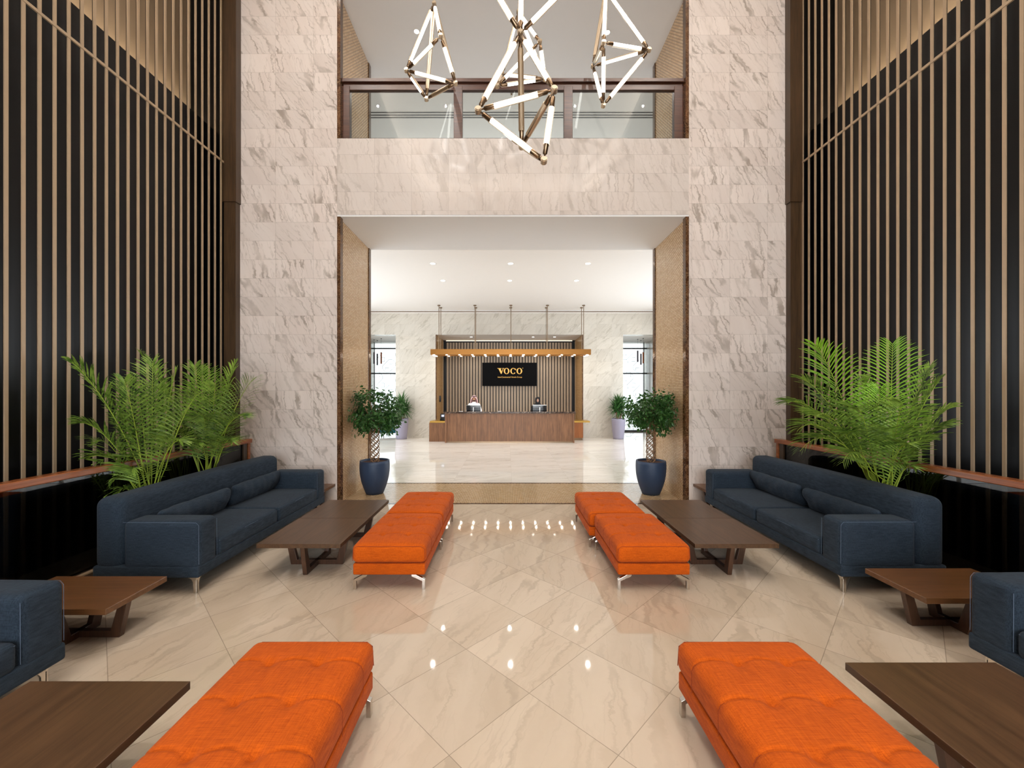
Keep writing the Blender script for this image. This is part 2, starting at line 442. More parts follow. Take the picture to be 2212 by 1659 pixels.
for nm, s_ in (('left', -1), ('right', 1)):
    # mosaic reveals with dark marble edges, lower and upper openings
    for z0, z1, part in ((0, PZ-.02, 'lower'), (BZ0, BZ1, 'upper')):
        sbox('trim_mosaic_%s_%s' % (nm, part), (s_*PX, WY0+.10, z0), (s_*(PX-.012), WY1-.10, z1), 'mosaic_jamb')
        struct(MB().box((s_*PX, WY0-.004, z0), (s_*(PX-.055), WY0+.10, z1)).box((s_*PX, WY1-.10, z0), (s_*(PX-.03), WY1+.01, z1)), 'trim_edge_%s_%s' % (nm, part), 'emperador')
# rest of the lobby shell
sbox('wall_back', (-5.6, -7.4, 0), (5.6, -7.2, 10.9), 'plaster_beige')
sbox('ceiling_lobby', (-5.6, -7.4, 10.9), (5.6, WY1, 11.0), 'plaster')
struct(MB().box((-5.6, -7.2, 10.30), (-3.8, WY0, 10.38)).box((3.8, -7.2, 10.30), (5.6, WY0, 10.38)).box((-3.8, -7.2, 10.30), (3.8, -4.6, 10.38))
       .box((-3.84, -4.6, 10.38), (-3.8, WY0, 10.52)).box((3.8, -4.6, 10.38), (3.84, WY0, 10.52)).box((-3.8, -4.64, 10.38), (3.8, -4.6, 10.52)), 'ceiling_lobby_soffit', 'plaster')
for nm, s_ in (('left', -1), ('right', 1)):
    sbox('wall_%s_lower' % nm, (s_*4.92, -7.2, 0), (s_*5.6, WY1, 6.15), 'black')
    sbox('wall_%s_upper' % nm, (s_*5.3, -7.2, 6.15), (s_*5.6, WY1, 10.3), 'tan_wall')
    sbox('wall_%s_return' % nm, (s_*4.51, WY0+.03, 0), (s_*5.6, WY1, 10.3), 'black')
    struct(MB().box((s_*4.47, 6.60, 0), (s_*4.66, 6.74, 4.9)).box((s_*4.455, 6.585, 4.9), (s_*4.68, 6.74, 10.3)), 'trim_pilaster_%s' % nm, 'dark_wood')
    area('screen_cove_light_%s' % nm, (s_*5.12, 0.5, 6.2), (0, s_*math.radians(-170), 0), .12, 12.4, 80, (1, .85, .68))
# hall behind the portal
HZ = 5.10; HB = 16.5
sbox('ceiling_hall', (-6.6, WY1, HZ), (6.6, HB, HZ+.3), 'plaster')
sbox('floor_gallery', (-6.6, WY1, HZ+.3), (6.6, 14.1, BZ0-.01), 'plaster_beige')
sbox('wall_gallery_rear', (-6.6, 14.1, HZ+.3), (6.6, 14.2, BZ1+.2), 'plaster_beige')
for nm, s_ in (('left', -1), ('right', 1)):
    sbox('wall_hall_front_%s' % nm, (s_*4.51, WY1-.02, 0), (s_*6.6, WY1, HZ), 'plaster')
    mb = MB().box((s_*6.4, WY1, 0), (s_*6.6, 9.1, HZ)).box((s_*6.4, 15.7, 0), (s_*6.6, 19.6, HZ)).box((s_*6.4, 9.1, 4.5), (s_*6.6, 15.7, HZ)).box((s_*6.4, 9.1, 0), (s_*6.6, 15.7, .5))
    struct(mb, 'wall_hall_%s' % nm, 'marble_white_side')
    sbox('wall_gallery_%s' % nm, (s_*6.6, WY1, BZ0-.3), (s_*6.5, 14.1, BZ1), 'plaster_beige')
    wf = MB()
    for y in (9.1, 11.3, 13.5, 15.62): wf.box((s_*6.45, y, .5), (s_*6.52, y+.08, 4.5))
    wf.box((s_*6.45, 9.1, 2.9), (s_*6.52, 15.7, 2.97))
    struct(wf, 'window_%d' % (1 if s_ < 0 else 2), 'blackmetal')  # unseen side windows, added to bring light to the hall ceiling
# back wall with niche and two doorways to the glazed front
NX = 2.95; NZ = 4.15; NY = 18.35; OX = 4.58
mb = MB().box((-OX, HB, 0), (-NX, HB+.35, NZ)).box((NX, HB, 0), (OX, HB+.35, NZ)).box((-6.4, HB, NZ), (6.4, HB+.35, HZ-.045))
struct(mb, 'wall_back_hall', 'marble_white')
sbox('trim_shadow_gap', (-6.4, HB+.02, HZ-.045), (6.4, HB+.3, HZ), 'brass_dark')
sbox('trim_cove_line', (-6.4, HB-.012, HZ-.085), (6.4, HB, HZ-.05), 'plaster')
mb = MB().box((-NX-.02, HB+.35, 0), (-NX-.15, NY+.1, NZ+.1)).box((NX+.02, HB+.35, 0), (NX+.15, NY+.1, NZ+.1)).box((-NX-.15, NY+.0, 0), (NX+.15, NY+.1, NZ+.1))
struct(mb, 'wall_niche', 'black')
sbox('ceiling_niche', (-NX-.02, HB+.02, NZ-.001), (NX+.02, NY, NZ+.1), 'plaster_beige')
for nm, s_ in (('left', -1), ('right', 1)):
    sbox('trim_niche_mosaic_%s' % nm, (s_*(NX+.03), HB+.03, 0), (s_*(NX-.012), NY-.12, NZ-.002), mosaic('gold_mosaic_'+nm, 'yz', .062, .030, 'cfa870', 'b88f58', '6a4426'))
    sbox('trim_niche_edge_%s' % nm, (s_*(NX+.02), HB-.008, 0), (s_*(NX-.02), HB+.03, NZ-.002), 'emperador')
    sbox('trim_niche_brass_%s' % nm, (s_*(NX-.012), NY-.16, 0), (s_*(NX-.03), NY-.10, NZ-.06), 'slat')
sbox('trim_niche_light_strip', (-NX+.15, NY-.16, NZ-.05), (NX-.15, NY-.12, NZ-.02), emis('soft_strip', 'ffe9c8', 1.2))
sbox('ceiling_vestibule', (-6.4, HB+.35, NZ), (6.4, 19.6, NZ+.3), 'plaster')
# glazed fronts
for k, s_ in ((3, -1), (4, 1)):
    fr = MB()
    a, b = 3.2*s_, 6.4*s_
    for z in (3.86, 2.70): fr.box((a, 19.0, z-.03), (b, 19.06, z+.03))
    fr.box((a, 19.0, 0), (b, 19.06, .07))
    for x in (s_*6.26,): fr.box((x-.012, 19.0, 0), (x+.012, 19.06, NZ))
    f = struct(fr, 'window_%d' % k, 'blackmetal')
    g = MB().box((a, 19.08, 0), (b, 19.09, NZ)).build('pane', 'glass_clear', f)
    # geometric white lattice standing outside the glass
    la = MB(); random.seed(5+k); c = .62
    for i in range(5):
        for j in range(6):
            x = a*1.0 + s_*(i+.0)*c; z = j*c
            x = min(a, b) + i*c; rr = .010
            def seg(p, q):
                la.tube([(x+p[0]*c, 19.75, z+p[1]*c), (x+q[0]*c, 19.75, z+q[1]*c)], rr, 4, smooth=False)
            if (i+j) % 2 == 0:
                for p, q in (((0, .5), (.25, .5)), ((.25, .5), (.5, .25)), ((.5, .25), (.5, 0)), ((1, .5), (.75, .5)), ((.75, .5), (.5, .75)), ((.5, .75), (.5, 1)), ((.0, .15), (.3, .15)), ((.3, .15), (.3, .35)), ((.7, .85), (1, .85)), ((.7, .65), (.7, .85))): seg(p, q)
            else:
                for p, q in (((0, .5), (.3, .8)), ((.3, .8), (.5, 1)), ((.5, 0), (.7, .2)), ((.7, .2), (1, .5)), ((.35, .35), (.65, .35)), ((.65, .35), (.65, .65)), ((.65, .65), (.4, .65)), ((.1, .2), (.1, .4))): seg(p, q)
    tag(la.build('lattice_screen', plain('grey_lattice', 'c0c8cc', .6)), 'white geometric lattice panel outside the %s glazed opening' % ('left' if s_ < 0 else 'right'), 'screen', 'lattice panels outside')
sbox('ground_outside', (-14, 19.6, -.25), (14, 40, -.05), plain('pale_paving', 'd8d8d4', .8))
bpy.data.objects['ground_outside'].name = 'floor_outside'

# ------------------------------------------------------------------ slatted screens of the lobby
for nm, s_, y0 in (('left', -1, 6.53), ('right', 1, 6.587)):
    t = thing('slatted_screen', 'tall bronze vertical slat screen running along the %s side of the lobby' % nm, 'screen', (s_*4.65, 6.6, 0), 0, 'slatted lobby screens')
    mb = MB()
    k = 0
    while y0 - .1335*k > -6.9:
        y = y0 - .1335*k - 6.6
        mb.box((s_*.001, y-.015, 0), (s_*.012, y+.015, 10.29), 0)
        mb.box((s_*.012, y-.013, 0), (s_*.022, y+.013, 10.29), 1)
        k += 1
    mb.build('slats', ['slat', 'slat_side'], t)
    MB().box((-s_*.004, -13.5, 5.515), (s_*.014, 0, 5.545)).build('crossbar', 'slat', t)
# balustrades with smoked glass
for nm, s_ in (('left', -1), ('right', 1)):
    t = thing('glass_balustrade', 'dark glass balustrade with reddish wooden handrail in front of the %s slat screen' % nm, 'balustrade', (s_*4.18, 6.45, 0), 0, 'lobby balustrades')
    MB().box((-.055, -13.2, 1.035), (.055, .03, 1.10)).build('handrail', 'rail_wood', t, .008)
    MB().box((-.04, -.05, 0), (.04, .0, 1.035)).box((-.03, -.15, .11), (.03, -.06, 1.035), 1).build('post', ['rail_wood', 'dark_wood'], t)
    MB().box((-.008, -13.2, .11), (.008, -.15, 1.035)).build('glass_panel', 'glass_dark', t)
    MB().box((-.09, -13.2, 0), (.09, -.06, .10), 1).box((-.09, -13.2, .10), (-.045, -.06, .112)).box((.045, -13.2, .10), (.09, -.06, .112)).build('kerb', ['slat', 'dark_wood'], t)

# gallery balustrade
t = thing('gallery_balustrade', 'dark brown framed glass balustrade of the gallery above the portal', 'balustrade', (0, 6.82, BZ0))
MB().box((-2.86, -.06, .97), (2.86, .08, 1.03)).box((-2.82, -.02, .86), (2.82, .05, .97)).build('handrail', 'gallery_wood', t, .006)
for px in (742.5, 989.5, 1227.5, 1469.5):
    x = CAMX+(px-VX)/F*6.80; wdt = .10 if px in (742.5, 1469.5) else .072
    MB().box((x-wdt, -.03, 0), (x+wdt, .07, .92)).build('post', 'gallery_wood', t, .005)
MB().box((-2.8, .0, 0), (2.8, .012, .88)).build('glass_panel', 'glass_ar', t)
MB().box((-2.86, -.1, -.0), (2.86, .1, .012)).build('sill', 'emperador_top', t)

# gallery ceiling fittings
def disc_light(name, label, cat, loc, r=.05, group=None, power=0, mat='lamp', ang=110, col=NEUT):
    t = thing(name, label, cat, loc, 0, group)
    MB().lathe([(r, -.004), (r*1.25, -.006), (r*1.3, 0)], n=20).build('trim_ring', 'plaster', t)
    MB().lathe([(0.0005, -.003), (r, -.003)], n=20).build('lens', mat, t)
    if power: spot('downlight_lamp', (loc[0], loc[1], loc[2]-.03), power, ang, col, .04)
    return t
for (px, py, lb) in ((900, 68, 'left downlight nearer the lobby in the gallery ceiling'), (1312, 70, 'right downlight nearer the lobby in the gallery ceiling'),
                     (928, 193, 'left downlight farther back in the gallery ceiling above the handrail'), (1275, 195, 'right downlight farther back in the gallery ceiling above the handrail')):
    y = F*(BZ1-CAMZ)/(VY-py); p = at(px, py, y)
    disc_light('gallery_downlight', 'small glowing '+lb, 'downlight', (p.x, p.y, BZ1), .045, 'gallery ceiling downlights', 15, ang=140)
t = thing('sprinkler_head', 'small round sprinkler in the gallery ceiling between the rear downlights', 'sprinkler', (0.0, 8.99, BZ1))
MB().lathe([(.035, 0), (.035, -.008), (.012, -.012), (.012, -.05), (.022, -.052), (.022, -.056), (.0005, -.057)], n=16).build('nozzle', 'brass_dark', t)
mb = MB()
for k in range(3): mb.box((-6.4, 9.62+k*.09, -.006), (6.4, 9.645+k*.09, 0))
o = mb.build('linear_air_diffuser', 'blackmetal'); o.location = (0, 0, BZ1-.001)
tag(o, 'row of thin dark air slots across the gallery ceiling', 'air diffuser')

# ------------------------------------------------------------------ chandeliers
def bar(t, a, b, vis='glow', r=.019):
    a = Vector(a); b = Vector(b); d = (b-a); L = d.length; d.normalize()
    view = Vector((0, -1, 0))
    side = (view - d*view.dot(d)).normalized()          # towards the seating
    if vis == 'glow': side = -side
    elif vis == 'half':
        side = d.cross(side).normalized()
        if side.z < 0: side = -side
    cl = min(.10, L*.16); ends = []
    for p, q in ((a, d), (b, -d)):
        ends.append(MB().tube([p+q*.012, p+q*cl*.5, p+q*cl*.52, p+q*cl*.64, p+q*cl*1.5], [.007, .007, .010, r*1.02, r*1.12], 12).build('end_fitting', 'brass_dark', None))
    # brass channel: an open half shell along the tube
    a2 = a+d*cl*1.4; b2 = b-d*cl*1.4
    w_ = d.cross(side).normalized(); vs = []; n = 8; fs = []
    for p in (a2, b2):
        for R in (r*1.12, r*1.42):
            for k in range(n+1):
                th = -PI/2*1.05 + PI*1.05*k/n
                vs.append(p + side*math.cos(th)*R + w_*math.sin(th)*R)
    q = n+1
    for k in range(n):
        fs += [(k, k+1, 2*q+k+1, 2*q+k), (q+k, 3*q+k, 3*q+k+1, q+k+1), (k, q+k, q+k+1, k+1), (2*q+k, 2*q+k+1, 3*q+k+1, 3*q+k)]
    fs += [(0, 2*q, 3*q, q), (n, q+n, 3*q+n, 2*q+n)]
    ch = MB().add(vs, fs, 0, False).build('light_bar', 'brass', t)
    for e in ends: e.parent = ch
    MB().tube([a2, b2], r, 12).build('glowing_tube', 'tube', ch)
def joint(t, p, r=.034, nrm=(0, -1, .3)):
    n = Vector(nrm).normalized(); p = Vector(p)
    m = MB().tube([p-n*.022, p+n*.022], [r*.9, r*.9], 18, smooth=False).tube([p+n*.022, p+n*.028], [r*.75, r*.7], 18)
    m.sphere(p, r*.62, 10, 7)
    m.build('joint', 'brass', t)
def chandelier(label, nodes, bars, hang, big=1.0):
    P = {k: at(*v) for k, v in nodes.items()}
    base = P[hang]
    t = thing('tube_chandelier', label, 'chandelier', base, 0, 'geometric tube chandeliers')
    P = {k: v-base for k, v in P.items()}
    for a, b, vis in bars: bar(t, P[a], P[b], vis, .021*big)
    for k, p in P.items(): joint(t, p, .034*big)
    top = 10.9 - base.z
    MB().tube([(0, 0, .02), (0, 0, top)], .007, 8).lathe([(.06, top-.03), (.06, top)], n=20, caps=True).build('hanging_rod', 'brass', t)
chandelier('brass and glowing tube chandelier hanging at the left of the cluster',
    dict(A=(938, 8, 5.9), B=(878, 152, 5.75), Cc=(952, 78, 5.4), D=(984, 180, 5.6), E=(921, 214, 5.9)),
    [('A', 'B', 'half'), ('A', 'Cc', 'glow'), ('A', 'D', 'brass'), ('A', 'E', 'brass'), ('Cc', 'B', 'glow'), ('Cc', 'D', 'glow'), ('B', 'D', 'glow'), ('B', 'E', 'half'), ('D', 'E', 'brass')], 'A')
chandelier('brass and glowing tube chandelier hanging at the right of the cluster',
    dict(P=(1309, -22, 5.9), B=(1304, 92, 5.4), Cc=(1402, 108, 5.7), D=(1281, 143, 6.0), E=(1303, 228, 5.75)),
    [('P', 'B', 'glow'), ('P', 'Cc', 'glow'), ('P', 'D', 'brass'), ('B', 'D', 'glow'), ('B', 'Cc', 'glow'), ('D', 'Cc', 'half'), ('D', 'E', 'glow'), ('B', 'E', 'glow'), ('Cc', 'E', 'glow')], 'P')
chandelier('smaller-looking tube chandelier half hidden behind the large middle one',
    dict(A=(1120, 26, 6.1), B=(1166, 90, 5.7), Cc=(1085, 160, 6.2), G=(1074, 186, 5.8), D=(1177, 171, 5.9)),
    [('A', 'B', 'glow'), ('A', 'Cc', 'half'), ('B', 'G', 'glow'), ('B', 'D', 'glow'), ('Cc', 'D', 'half'), ('G', 'D', 'half'), ('A', 'D', 'glow'), ('Cc', 'G', 'brass')], 'A')
chandelier('largest tube chandelier, nearest in the middle, with the lowest point',
    dict(H=(1124, 72, 4.0), B=(1033, 238, 3.75), Cc=(1197, 194, 3.65), Fn=(1127, 316, 4.15), D=(1175, 347, 3.75), P1=(1040, -70, 3.9), P2=(1128, -100, 4.3), P3=(1236, -42, 3.7)),
    [('H', 'P1', 'glow'), ('H', 'P2', 'glow'), ('H', 'P3', 'glow'), ('P1', 'P2', 'glow'), ('P2', 'P3', 'glow'), ('P1', 'P3', 'glow'),
     ('H', 'B', 'glow'), ('H', 'Cc', 'glow'), ('H', 'Fn', 'brass'), ('B', 'Cc', 'glow'), ('B', 'D', 'glow'), ('B', 'Fn', 'half'), ('Cc', 'Fn', 'brass'), ('Cc', 'D', 'glow'), ('Fn', 'D', 'brass')], 'P2')

# ------------------------------------------------------------------ sofas
def sofa(label, loc):
    "local: front edge x=0, back to -x, near end y=0, far end y=2.58"
    t = thing('sofa', label, 'sofa', loc, 0, 'navy sofas')
    L = 2.56; Dp = .96
    MB().rbox((-Dp/2, L/2, .215), (Dp, L, .11), .02, (6, 12, 1)).build('base', 'navy', t)
    def bow(P):
        P.z += .012*math.cos(P.y/L*PI) if P.z > 0 else 0; return P
    MB().rbox((-Dp+.13, L/2, .55), (.265, L, .66), .085, (4, 16, 6), bow).build('backrest', 'navy', t)
    for y in (.125, L-.125):
        a = MB().rbox((-.345, y, .45), (.69, .25, .44), .052, (8, 4, 5)).build('arm', 'navy', t)
        e = .121 if y < 1 else -.121
        sgn = -1 if y < 1 else 1
        yy = y + sgn*.112
        pts = [(-.69, yy, .659), (-.03, yy, .655), (-.008, yy, .63), (-.006, yy, .28)]
        MB().tube(pts, .0013, 6).tube([(-.006, y+.117*-sgn, .28), (-.008, y-.117*sgn, .63)], .0013, 6).build('piping', 'thread', a)
    def puff(P):
        if P.z > 0: P.z += .022*max(0, 1-(P.x/.36)**2)*max(0, 1-(P.y/.52)**2)
        return P
    cw = (L-.5)/2
    for k in range(2):
        c = MB().rbox((-.345, .25+cw*(k+.5), .345), (.70, cw-.012, .17), .038, (14, 18, 3), puff).build('seat_cushion', 'navy', t)
        y0 = .25+cw*k+.02; y1 = .25+cw*(k+1)-.02
        MB().tube([(-.002, y0, .405), (.001, (y0+y1)/2, .41), (-.002, y1, .405)], .0013, 6).build('piping', 'thread', c)
    for (x, y, sx, sy) in ((-.06, .06, -1, 1), (-.06, L-.06, -1, -1), (-Dp+.08, .06, 1, 1), (-Dp+.08, L-.06, 1, -1)):
        prof = [(0, 0), (.026, 0), (.030, .10), (.045, .128), (.085, .146), (.15, .156), (.15, .163), (-.035, .163), (-.035, .157), (-.005, .145), (.0, .12)]
        T1 = Matrix.Translation((x, y, 0)) @ Matrix(((sx, 0, 0, 0), (0, 0, 1, -.008), (0, 1, 0, 0), (0, 0, 0, 1)))
        T2 = Matrix.Translation((x+sx*.008, y, 0)) @ Matrix(((0, 0, 1, -.008), (sy, 0, 0, 0), (0, 1, 0, 0), (0, 0, 0, 1)))
        prof2 = [(q[0], q[1]) for q in prof]
        MB().prism(prof2, .016, T1).prism(prof2, .016, T2).build('leg', 'chrome', t, .0015)
    return t
sofa0 = sofa('far left navy fabric sofa with two lumbar cushions, in front of the pair of palms', (-2.87, 3.68, 0))
# right-hand ones face the other way: same sofa turned about
sofaR = dup(sofa0, (2.92, 6.26, 0), PI, 'far right navy fabric sofa with two lumbar cushions, in front of the single palm')
sofaL2 = dup(sofa0, (-2.87, .02, 0), 0, 'nearest left navy sofa, cut off by the left edge of the photo')
sofaR2 = dup(sofa0, (2.92, 2.69, 0), PI, 'nearest right navy sofa, cut off by the right edge of the photo')
def pillow():
    def f(P):
        u = P.x/.09; k = max(0, 1-(P.y/.53)**4)*max(0, 1-(P.z/.15)**2)
        P.x *= (.35+.75*k)
        P.y += .012*math.sin(P.z*30)
        P.x += .004*math.sin(P.y*19+P.z*25) + .002*math.sin(P.y*47)
        return P
    return MB().rbox((0, 0, 0), (.16, 1.02, .27), .06, (4, 40, 12), f)
pl0 = pillow().build('lumbar_cushion', 'navy')
tag(pl0, 'x', 'cushion', 'lumbar cushions')
def place_pillow(o, x, y, s_, lb):
    o.location = (x, y, .565); o.rotation_euler = (0, s_*math.radians(-20), 0); o['label'] = lb
place_pillow(pl0, -3.47, 4.43, -1, 'long navy lumbar cushion on the far left sofa, nearer the camera')
for x, y, s_, lb in ((-3.47, 5.49, -1, 'long navy lumbar cushion on the far left sofa, nearer the portal'),
                     (3.52, 4.44, 1, 'long navy lumbar cushion on the far right sofa, nearer the camera'),
                     (3.52, 5.50, 1, 'long navy lumbar cushion on the far right sofa, nearer the portal')):
    o = pl0.copy(); C.objects.link(o); place_pillow(o, x, y, s_, lb)

# ------------------------------------------------------------------ ottomans
def ottoman(label, loc):
    "centre at origin, .70 wide (x), 1.03 long (y)"
    t = thing('ottoman', label, 'ottoman', loc, 0, 'orange tufted ottomans')
    W, L = .69, 1.025
    MB().rbox((0, 0, .19), (W-.02, L-.02, .105), .015, (6, 8, 1)).build('base', 'orange', t)
    rows = (-.27, 0, .27); cols = (-.125, .125)
    def f(P):
        if P.z > 0:
            e = max(0, 1-(abs(P.x)/(W/2))**4)*max(0, 1-(abs(P.y)/(L/2))**4)
            P.z += .030*e
            dip = 0
            for r in rows:
                # seam bows away from each button
                dist = min(abs(P.x-c) for c in cols)
                ry = r + .035*(1-math.exp(-(dist/.07)**2))*(1 if True else 0)
                dip = max(dip, .009*math.exp(-((P.y-ry)/.009)**2))
                for c in cols:
                    q = ((P.x-c)**2+(P.y-r)**2)
                    dip = max(dip, .019*math.exp(-q/.028**2)+.006*math.exp(-q/.07**2))
            P.z -= dip
        return P
    c = MB().rbox((0, 0, .330), (W, L, .17), .05, (76, 110, 3), f).build('cushion', 'orange', t)
    # stitched seams over the sides and edge piping
    m = MB()
    for r in rows:
        for s_ in (-1, 1):
            m.tube([(s_*(W/2-.03), r+.035, .410), (s_*(W/2-.010), r+.035, .396), (s_*(W/2+.0005), r+.035, .370), (s_*(W/2+.0005), r+.035, .255)], .0013, 5)
    for s_ in (-1, 1):
        y = s_*(L/2-.012)
        m.tube([(-W/2+.008, y, .27), (-W/2+.015, y, .380), (-W/2+.045, y, .403), (W/2-.045, y, .403), (W/2-.015, y, .380), (W/2-.008, y, .27)], .0024, 6)
    m.build('seam', 'seam', c)
    for sx in (-1, 1):
        for sy in (-1, 1):
            prof = [(0, 0), (.026, 0), (.026, .078), (.125, .122), (.125, .137), (.085, .137), (0, .092)]
            x = sx*(W/2-.012); y = sy*(L/2-.035)
            T = Matrix.Translation((x, y-.016, 0)) @ Matrix(((-sx, 0, 0, 0), (0, 0, 1, 0), (0, 1, 0, 0), (0, 0, 0, 1)))
            MB().prism(prof, .032, T).build('leg', 'chrome', t, .0015)
    return t
ott = ottoman('left orange tufted ottoman of the far pair, its front face showing', (-1.195, 4.30, 0))
dup(ott, (-1.195, 5.335, 0), 0, 'left orange tufted ottoman nearest the portal, end to end behind another')
dup(ott, (1.265, 4.30, 0), 0, 'right orange tufted ottoman of the far pair, its front face showing')
dup(ott, (1.205, 5.335, 0), 0, 'right orange tufted ottoman nearest the portal, end to end behind another')
dup(ott, (-1.20, 1.845, 0), 0, 'large orange ottoman in the left foreground, cut off by the bottom edge')
dup(ott, (1.215, 1.845, 0), 0, 'large orange ottoman in the right foreground, cut off by the bottom edge')

# ------------------------------------------------------------------ tables
def table(label, loc, W, L, H, hx, hy, top, name, cat, group):
    t = thing(name, label, cat, loc, 0, group)
    MB().box((-W/2, -L/2, H-.042), (W/2, L/2, H)).build('tabletop', top, t, .003)
    for h, rot in ((hx, 0), (hy, PI/2)):
        zt = H-.042; o = .055
        prof = [(-h-o, zt), (-h+.01, 0), (h-.01, 0), (h+o, zt), (h+o-.062, zt), (h-.075, .05), (-h+.075, .05), (-h-o+.062, zt)]
        T = Matrix.Rotation(rot, 4, 'Z') @ Matrix(((1, 0, 0, 0), (0, 0, 1, -.022), (0, 1, 0, 0), (0, 0, 0, 1)))
        MB().prism([(p[0], p[1]) for p in prof], .044, T).build('leg_frame', 'table_leg', t, .003)
    return t
ct = table('left walnut coffee table of the far pair, nearer the camera, beside the orange ottoman', (-2.125, 4.385, 0), .818, .815, .36, .285, .285, 'table_wood', 'coffee_table', 'coffee table', 'square coffee tables')
dup(ct, (-2.125, 5.205, 0), 0, 'left walnut coffee table of the far pair, nearer the portal')
dup(ct, (2.135, 4.385, 0), 0, 'right walnut coffee table of the far pair, nearer the camera, beside the orange ottoman')
dup(ct, (2.135, 5.205, 0), 0, 'right walnut coffee table of the far pair, nearer the portal')
dup(ct, (-2.125, 1.685, 0), 0, 'large dark walnut table in the lower left corner of the photo')
dup(ct, (2.155, 1.83, 0), 0, 'large dark walnut table in the lower right corner of the photo')
st = table('low warm walnut side table between the two left sofas', (-3.32, 3.085, 0), .90, .51, .335, .33, .15, 'side_wood', 'side_table', 'side table', 'low side tables')
dup(st, (3.40, 3.235, 0), 0, 'low warm walnut side table between the two right sofas')
dup(st, (-3.36, 6.54, 0), 0, 'low side table by the marble wall past the end of the far left sofa')
dup(st, (3.40, 6.54, 0), 0, 'low side table by the marble wall past the end of the far right sofa')
for o in bpy.data.objects:
    if o.name.startswith('side_table') and o.location.y > 6: o.location.y = 6.52

# ------------------------------------------------------------------ plants
def pot_mesh(r0, r1, h, bulge=.0, wall=.018, ex=1.9):
    pr = []
    for k in range(13):
        u = k/12; pr.append((r0+(r1-r0)*(1-(1-u)**ex) + bulge*math.sin(PI*u), h*u))
    pr = [(0.001, 0)] + pr + [(r1-wall, h), (r1-wall-.004, h-.06)]
    return MB().lathe(pr, n=40)
def frond_mesh(base, tip, sag, n=26, wl=.26, seed=0, droop=.5, start=.3):
    rnd = random.Random(seed)
    b = Vector(base); e = Vector(tip); m = (b+e)/2; m.z += sag; mid_dir = (e-b)
    hor = Vector((mid_dir.x, mid_dir.y, 0))
    # rise first, then bend outward
    c1 = b + (e-b)*.25 + Vector((-hor.x*.12, -hor.y*.12, sag)); c2 = b + (e-b)*.72 + Vector((0, 0, sag*1.25))
    def B(t): return b*(1-t)**3 + c1*3*t*(1-t)**2 + c2*3*t*t*(1-t) + e*t**3
    pts = [B(k/14) for k in range(15)]
    mb = MB(); mb.tube(pts, [.0085*(1-.8*k/14) for k in range(15)], 6, 0)
    tot = (e-b).length
    for k in range(n):
        t = start + (1-start)*(k+.5)/n
        p = B(t); d = (B(min(1, t+.02))-B(t-.02)).normalized()
        sd = d.cross(Vector((0, 0, 1)))
        if sd.length < .1: sd = Vector((1, 0, 0))
        sd.normalize(); upv = sd.cross(d).normalized()
        s_ = (t-start)/(1-start)
        ll = wl*(.55+.9*math.sin(PI*min(1, .15+.8*s_)))*(1.05-.55*s_)*rnd.uniform(.88, 1.1)
        for sg in (-1, 1):
            dr = (d*(.55+.5*s_) + sd*sg*(1-.35*s_) + upv*rnd.uniform(.10, .35)).normalized()
            q = [p]; cur = dr.copy()
            for j in range(4):
                cur = (cur + Vector((0, 0, -droop*(.10+.10*j)))).normalized(); q.append(q[-1]+cur*ll/4)
            wd = [.003, .0085, .009, .006, .0006]
            wv = cur.cross(upv); wv = (wv if wv.length > .05 else sd).normalized()
            wv = (d*.8 + upv*.35*sg).normalized()
            vs = []
            for j in range(5):
                vs += [q[j]-wv*wd[j], q[j]+wv*wd[j]]
            mb.add(vs, [(2*j, 2*j+1, 2*j+3, 2*j+2) for j in range(4)], 1, False)
    return mb
def palm(label, loc, tips, seed, young=()):
    t = thing('areca_palm', label, 'plant', loc, 0, 'areca palms behind the sofas')
    pot_mesh(.10, .145, .34).build('pot', 'pot_green', t)
    MB().lathe([(.0005, .31), (.125, .31)], n=24).build('soil', 'soil', t)
    rnd = random.Random(seed)
    for i, tp in enumerate(tips):
        if i % 4 == 3 and i > 8: continue
        a = rnd.uniform(0, 2*PI); r = rnd.uniform(.02, .09)
        b = Vector((r*math.cos(a), r*math.sin(a), .30)); e = Vector(tp) - Vector(loc)
        hl = math.hypot(e.x, e.y)
        if e.x*loc[0] > 0:   # keep clear of the glass behind
            pass
        L = (e-b).length
        sag = .10+.42*hl*min(1, 1.3/ max(.3, e.z)) if e.z > .2 else .5
        fm = frond_mesh(b, e, min(.6, sag), int(13+L*7), .165+.09*L, seed*50+i, .55, .46)
        L0 = Vector(loc); sg_ = 1 if loc[0] > 0 else -1
        for n_, v in enumerate(fm.v):
            x = (v[0]+loc[0])*sg_; y = v[1]+loc[1]; z = v[2]
            if z < 1.16: x = min(x, 4.15 - .02*((n_*7) % 10)/10)
            else: x = min(x, 4.6)
            if z < .92 and x < 3.87 and y < 6.3: x = 3.87 + .02*((n_*3) % 10)/10
            y = min(y, 6.66)
            fm.v[n_] = (x*sg_-loc[0], y-loc[1], z)
        fm.build('frond', ['rachis', 'frond_young' if i in young else 'frond'], t)
    return t
def tips_px(lst): return [at(px, py, y) for px, py, y in lst]
palm('left areca palm with yellow-green canes, of the pair the one nearer the camera', (-4.005, 4.52, 0), tips_px([
    (155, 782, 4.0), (172, 914, 4.1), (188, 992, 4.1), (225, 850, 4.3), (240, 1040, 4.2), (262, 905, 4.5), (300, 860, 4.5), (268, 820, 4.2), (210, 955, 4.4),
    (345, 830, 4.7), (380, 800, 4.6), (300, 960, 4.1), (400, 890, 4.6), (232, 1070, 4.25), (430, 850, 4.4), (350, 905, 4.2), (395, 955, 4.3), (285, 1020, 4.1), (330, 780, 4.6), (370, 1010, 4.3)]), 3)
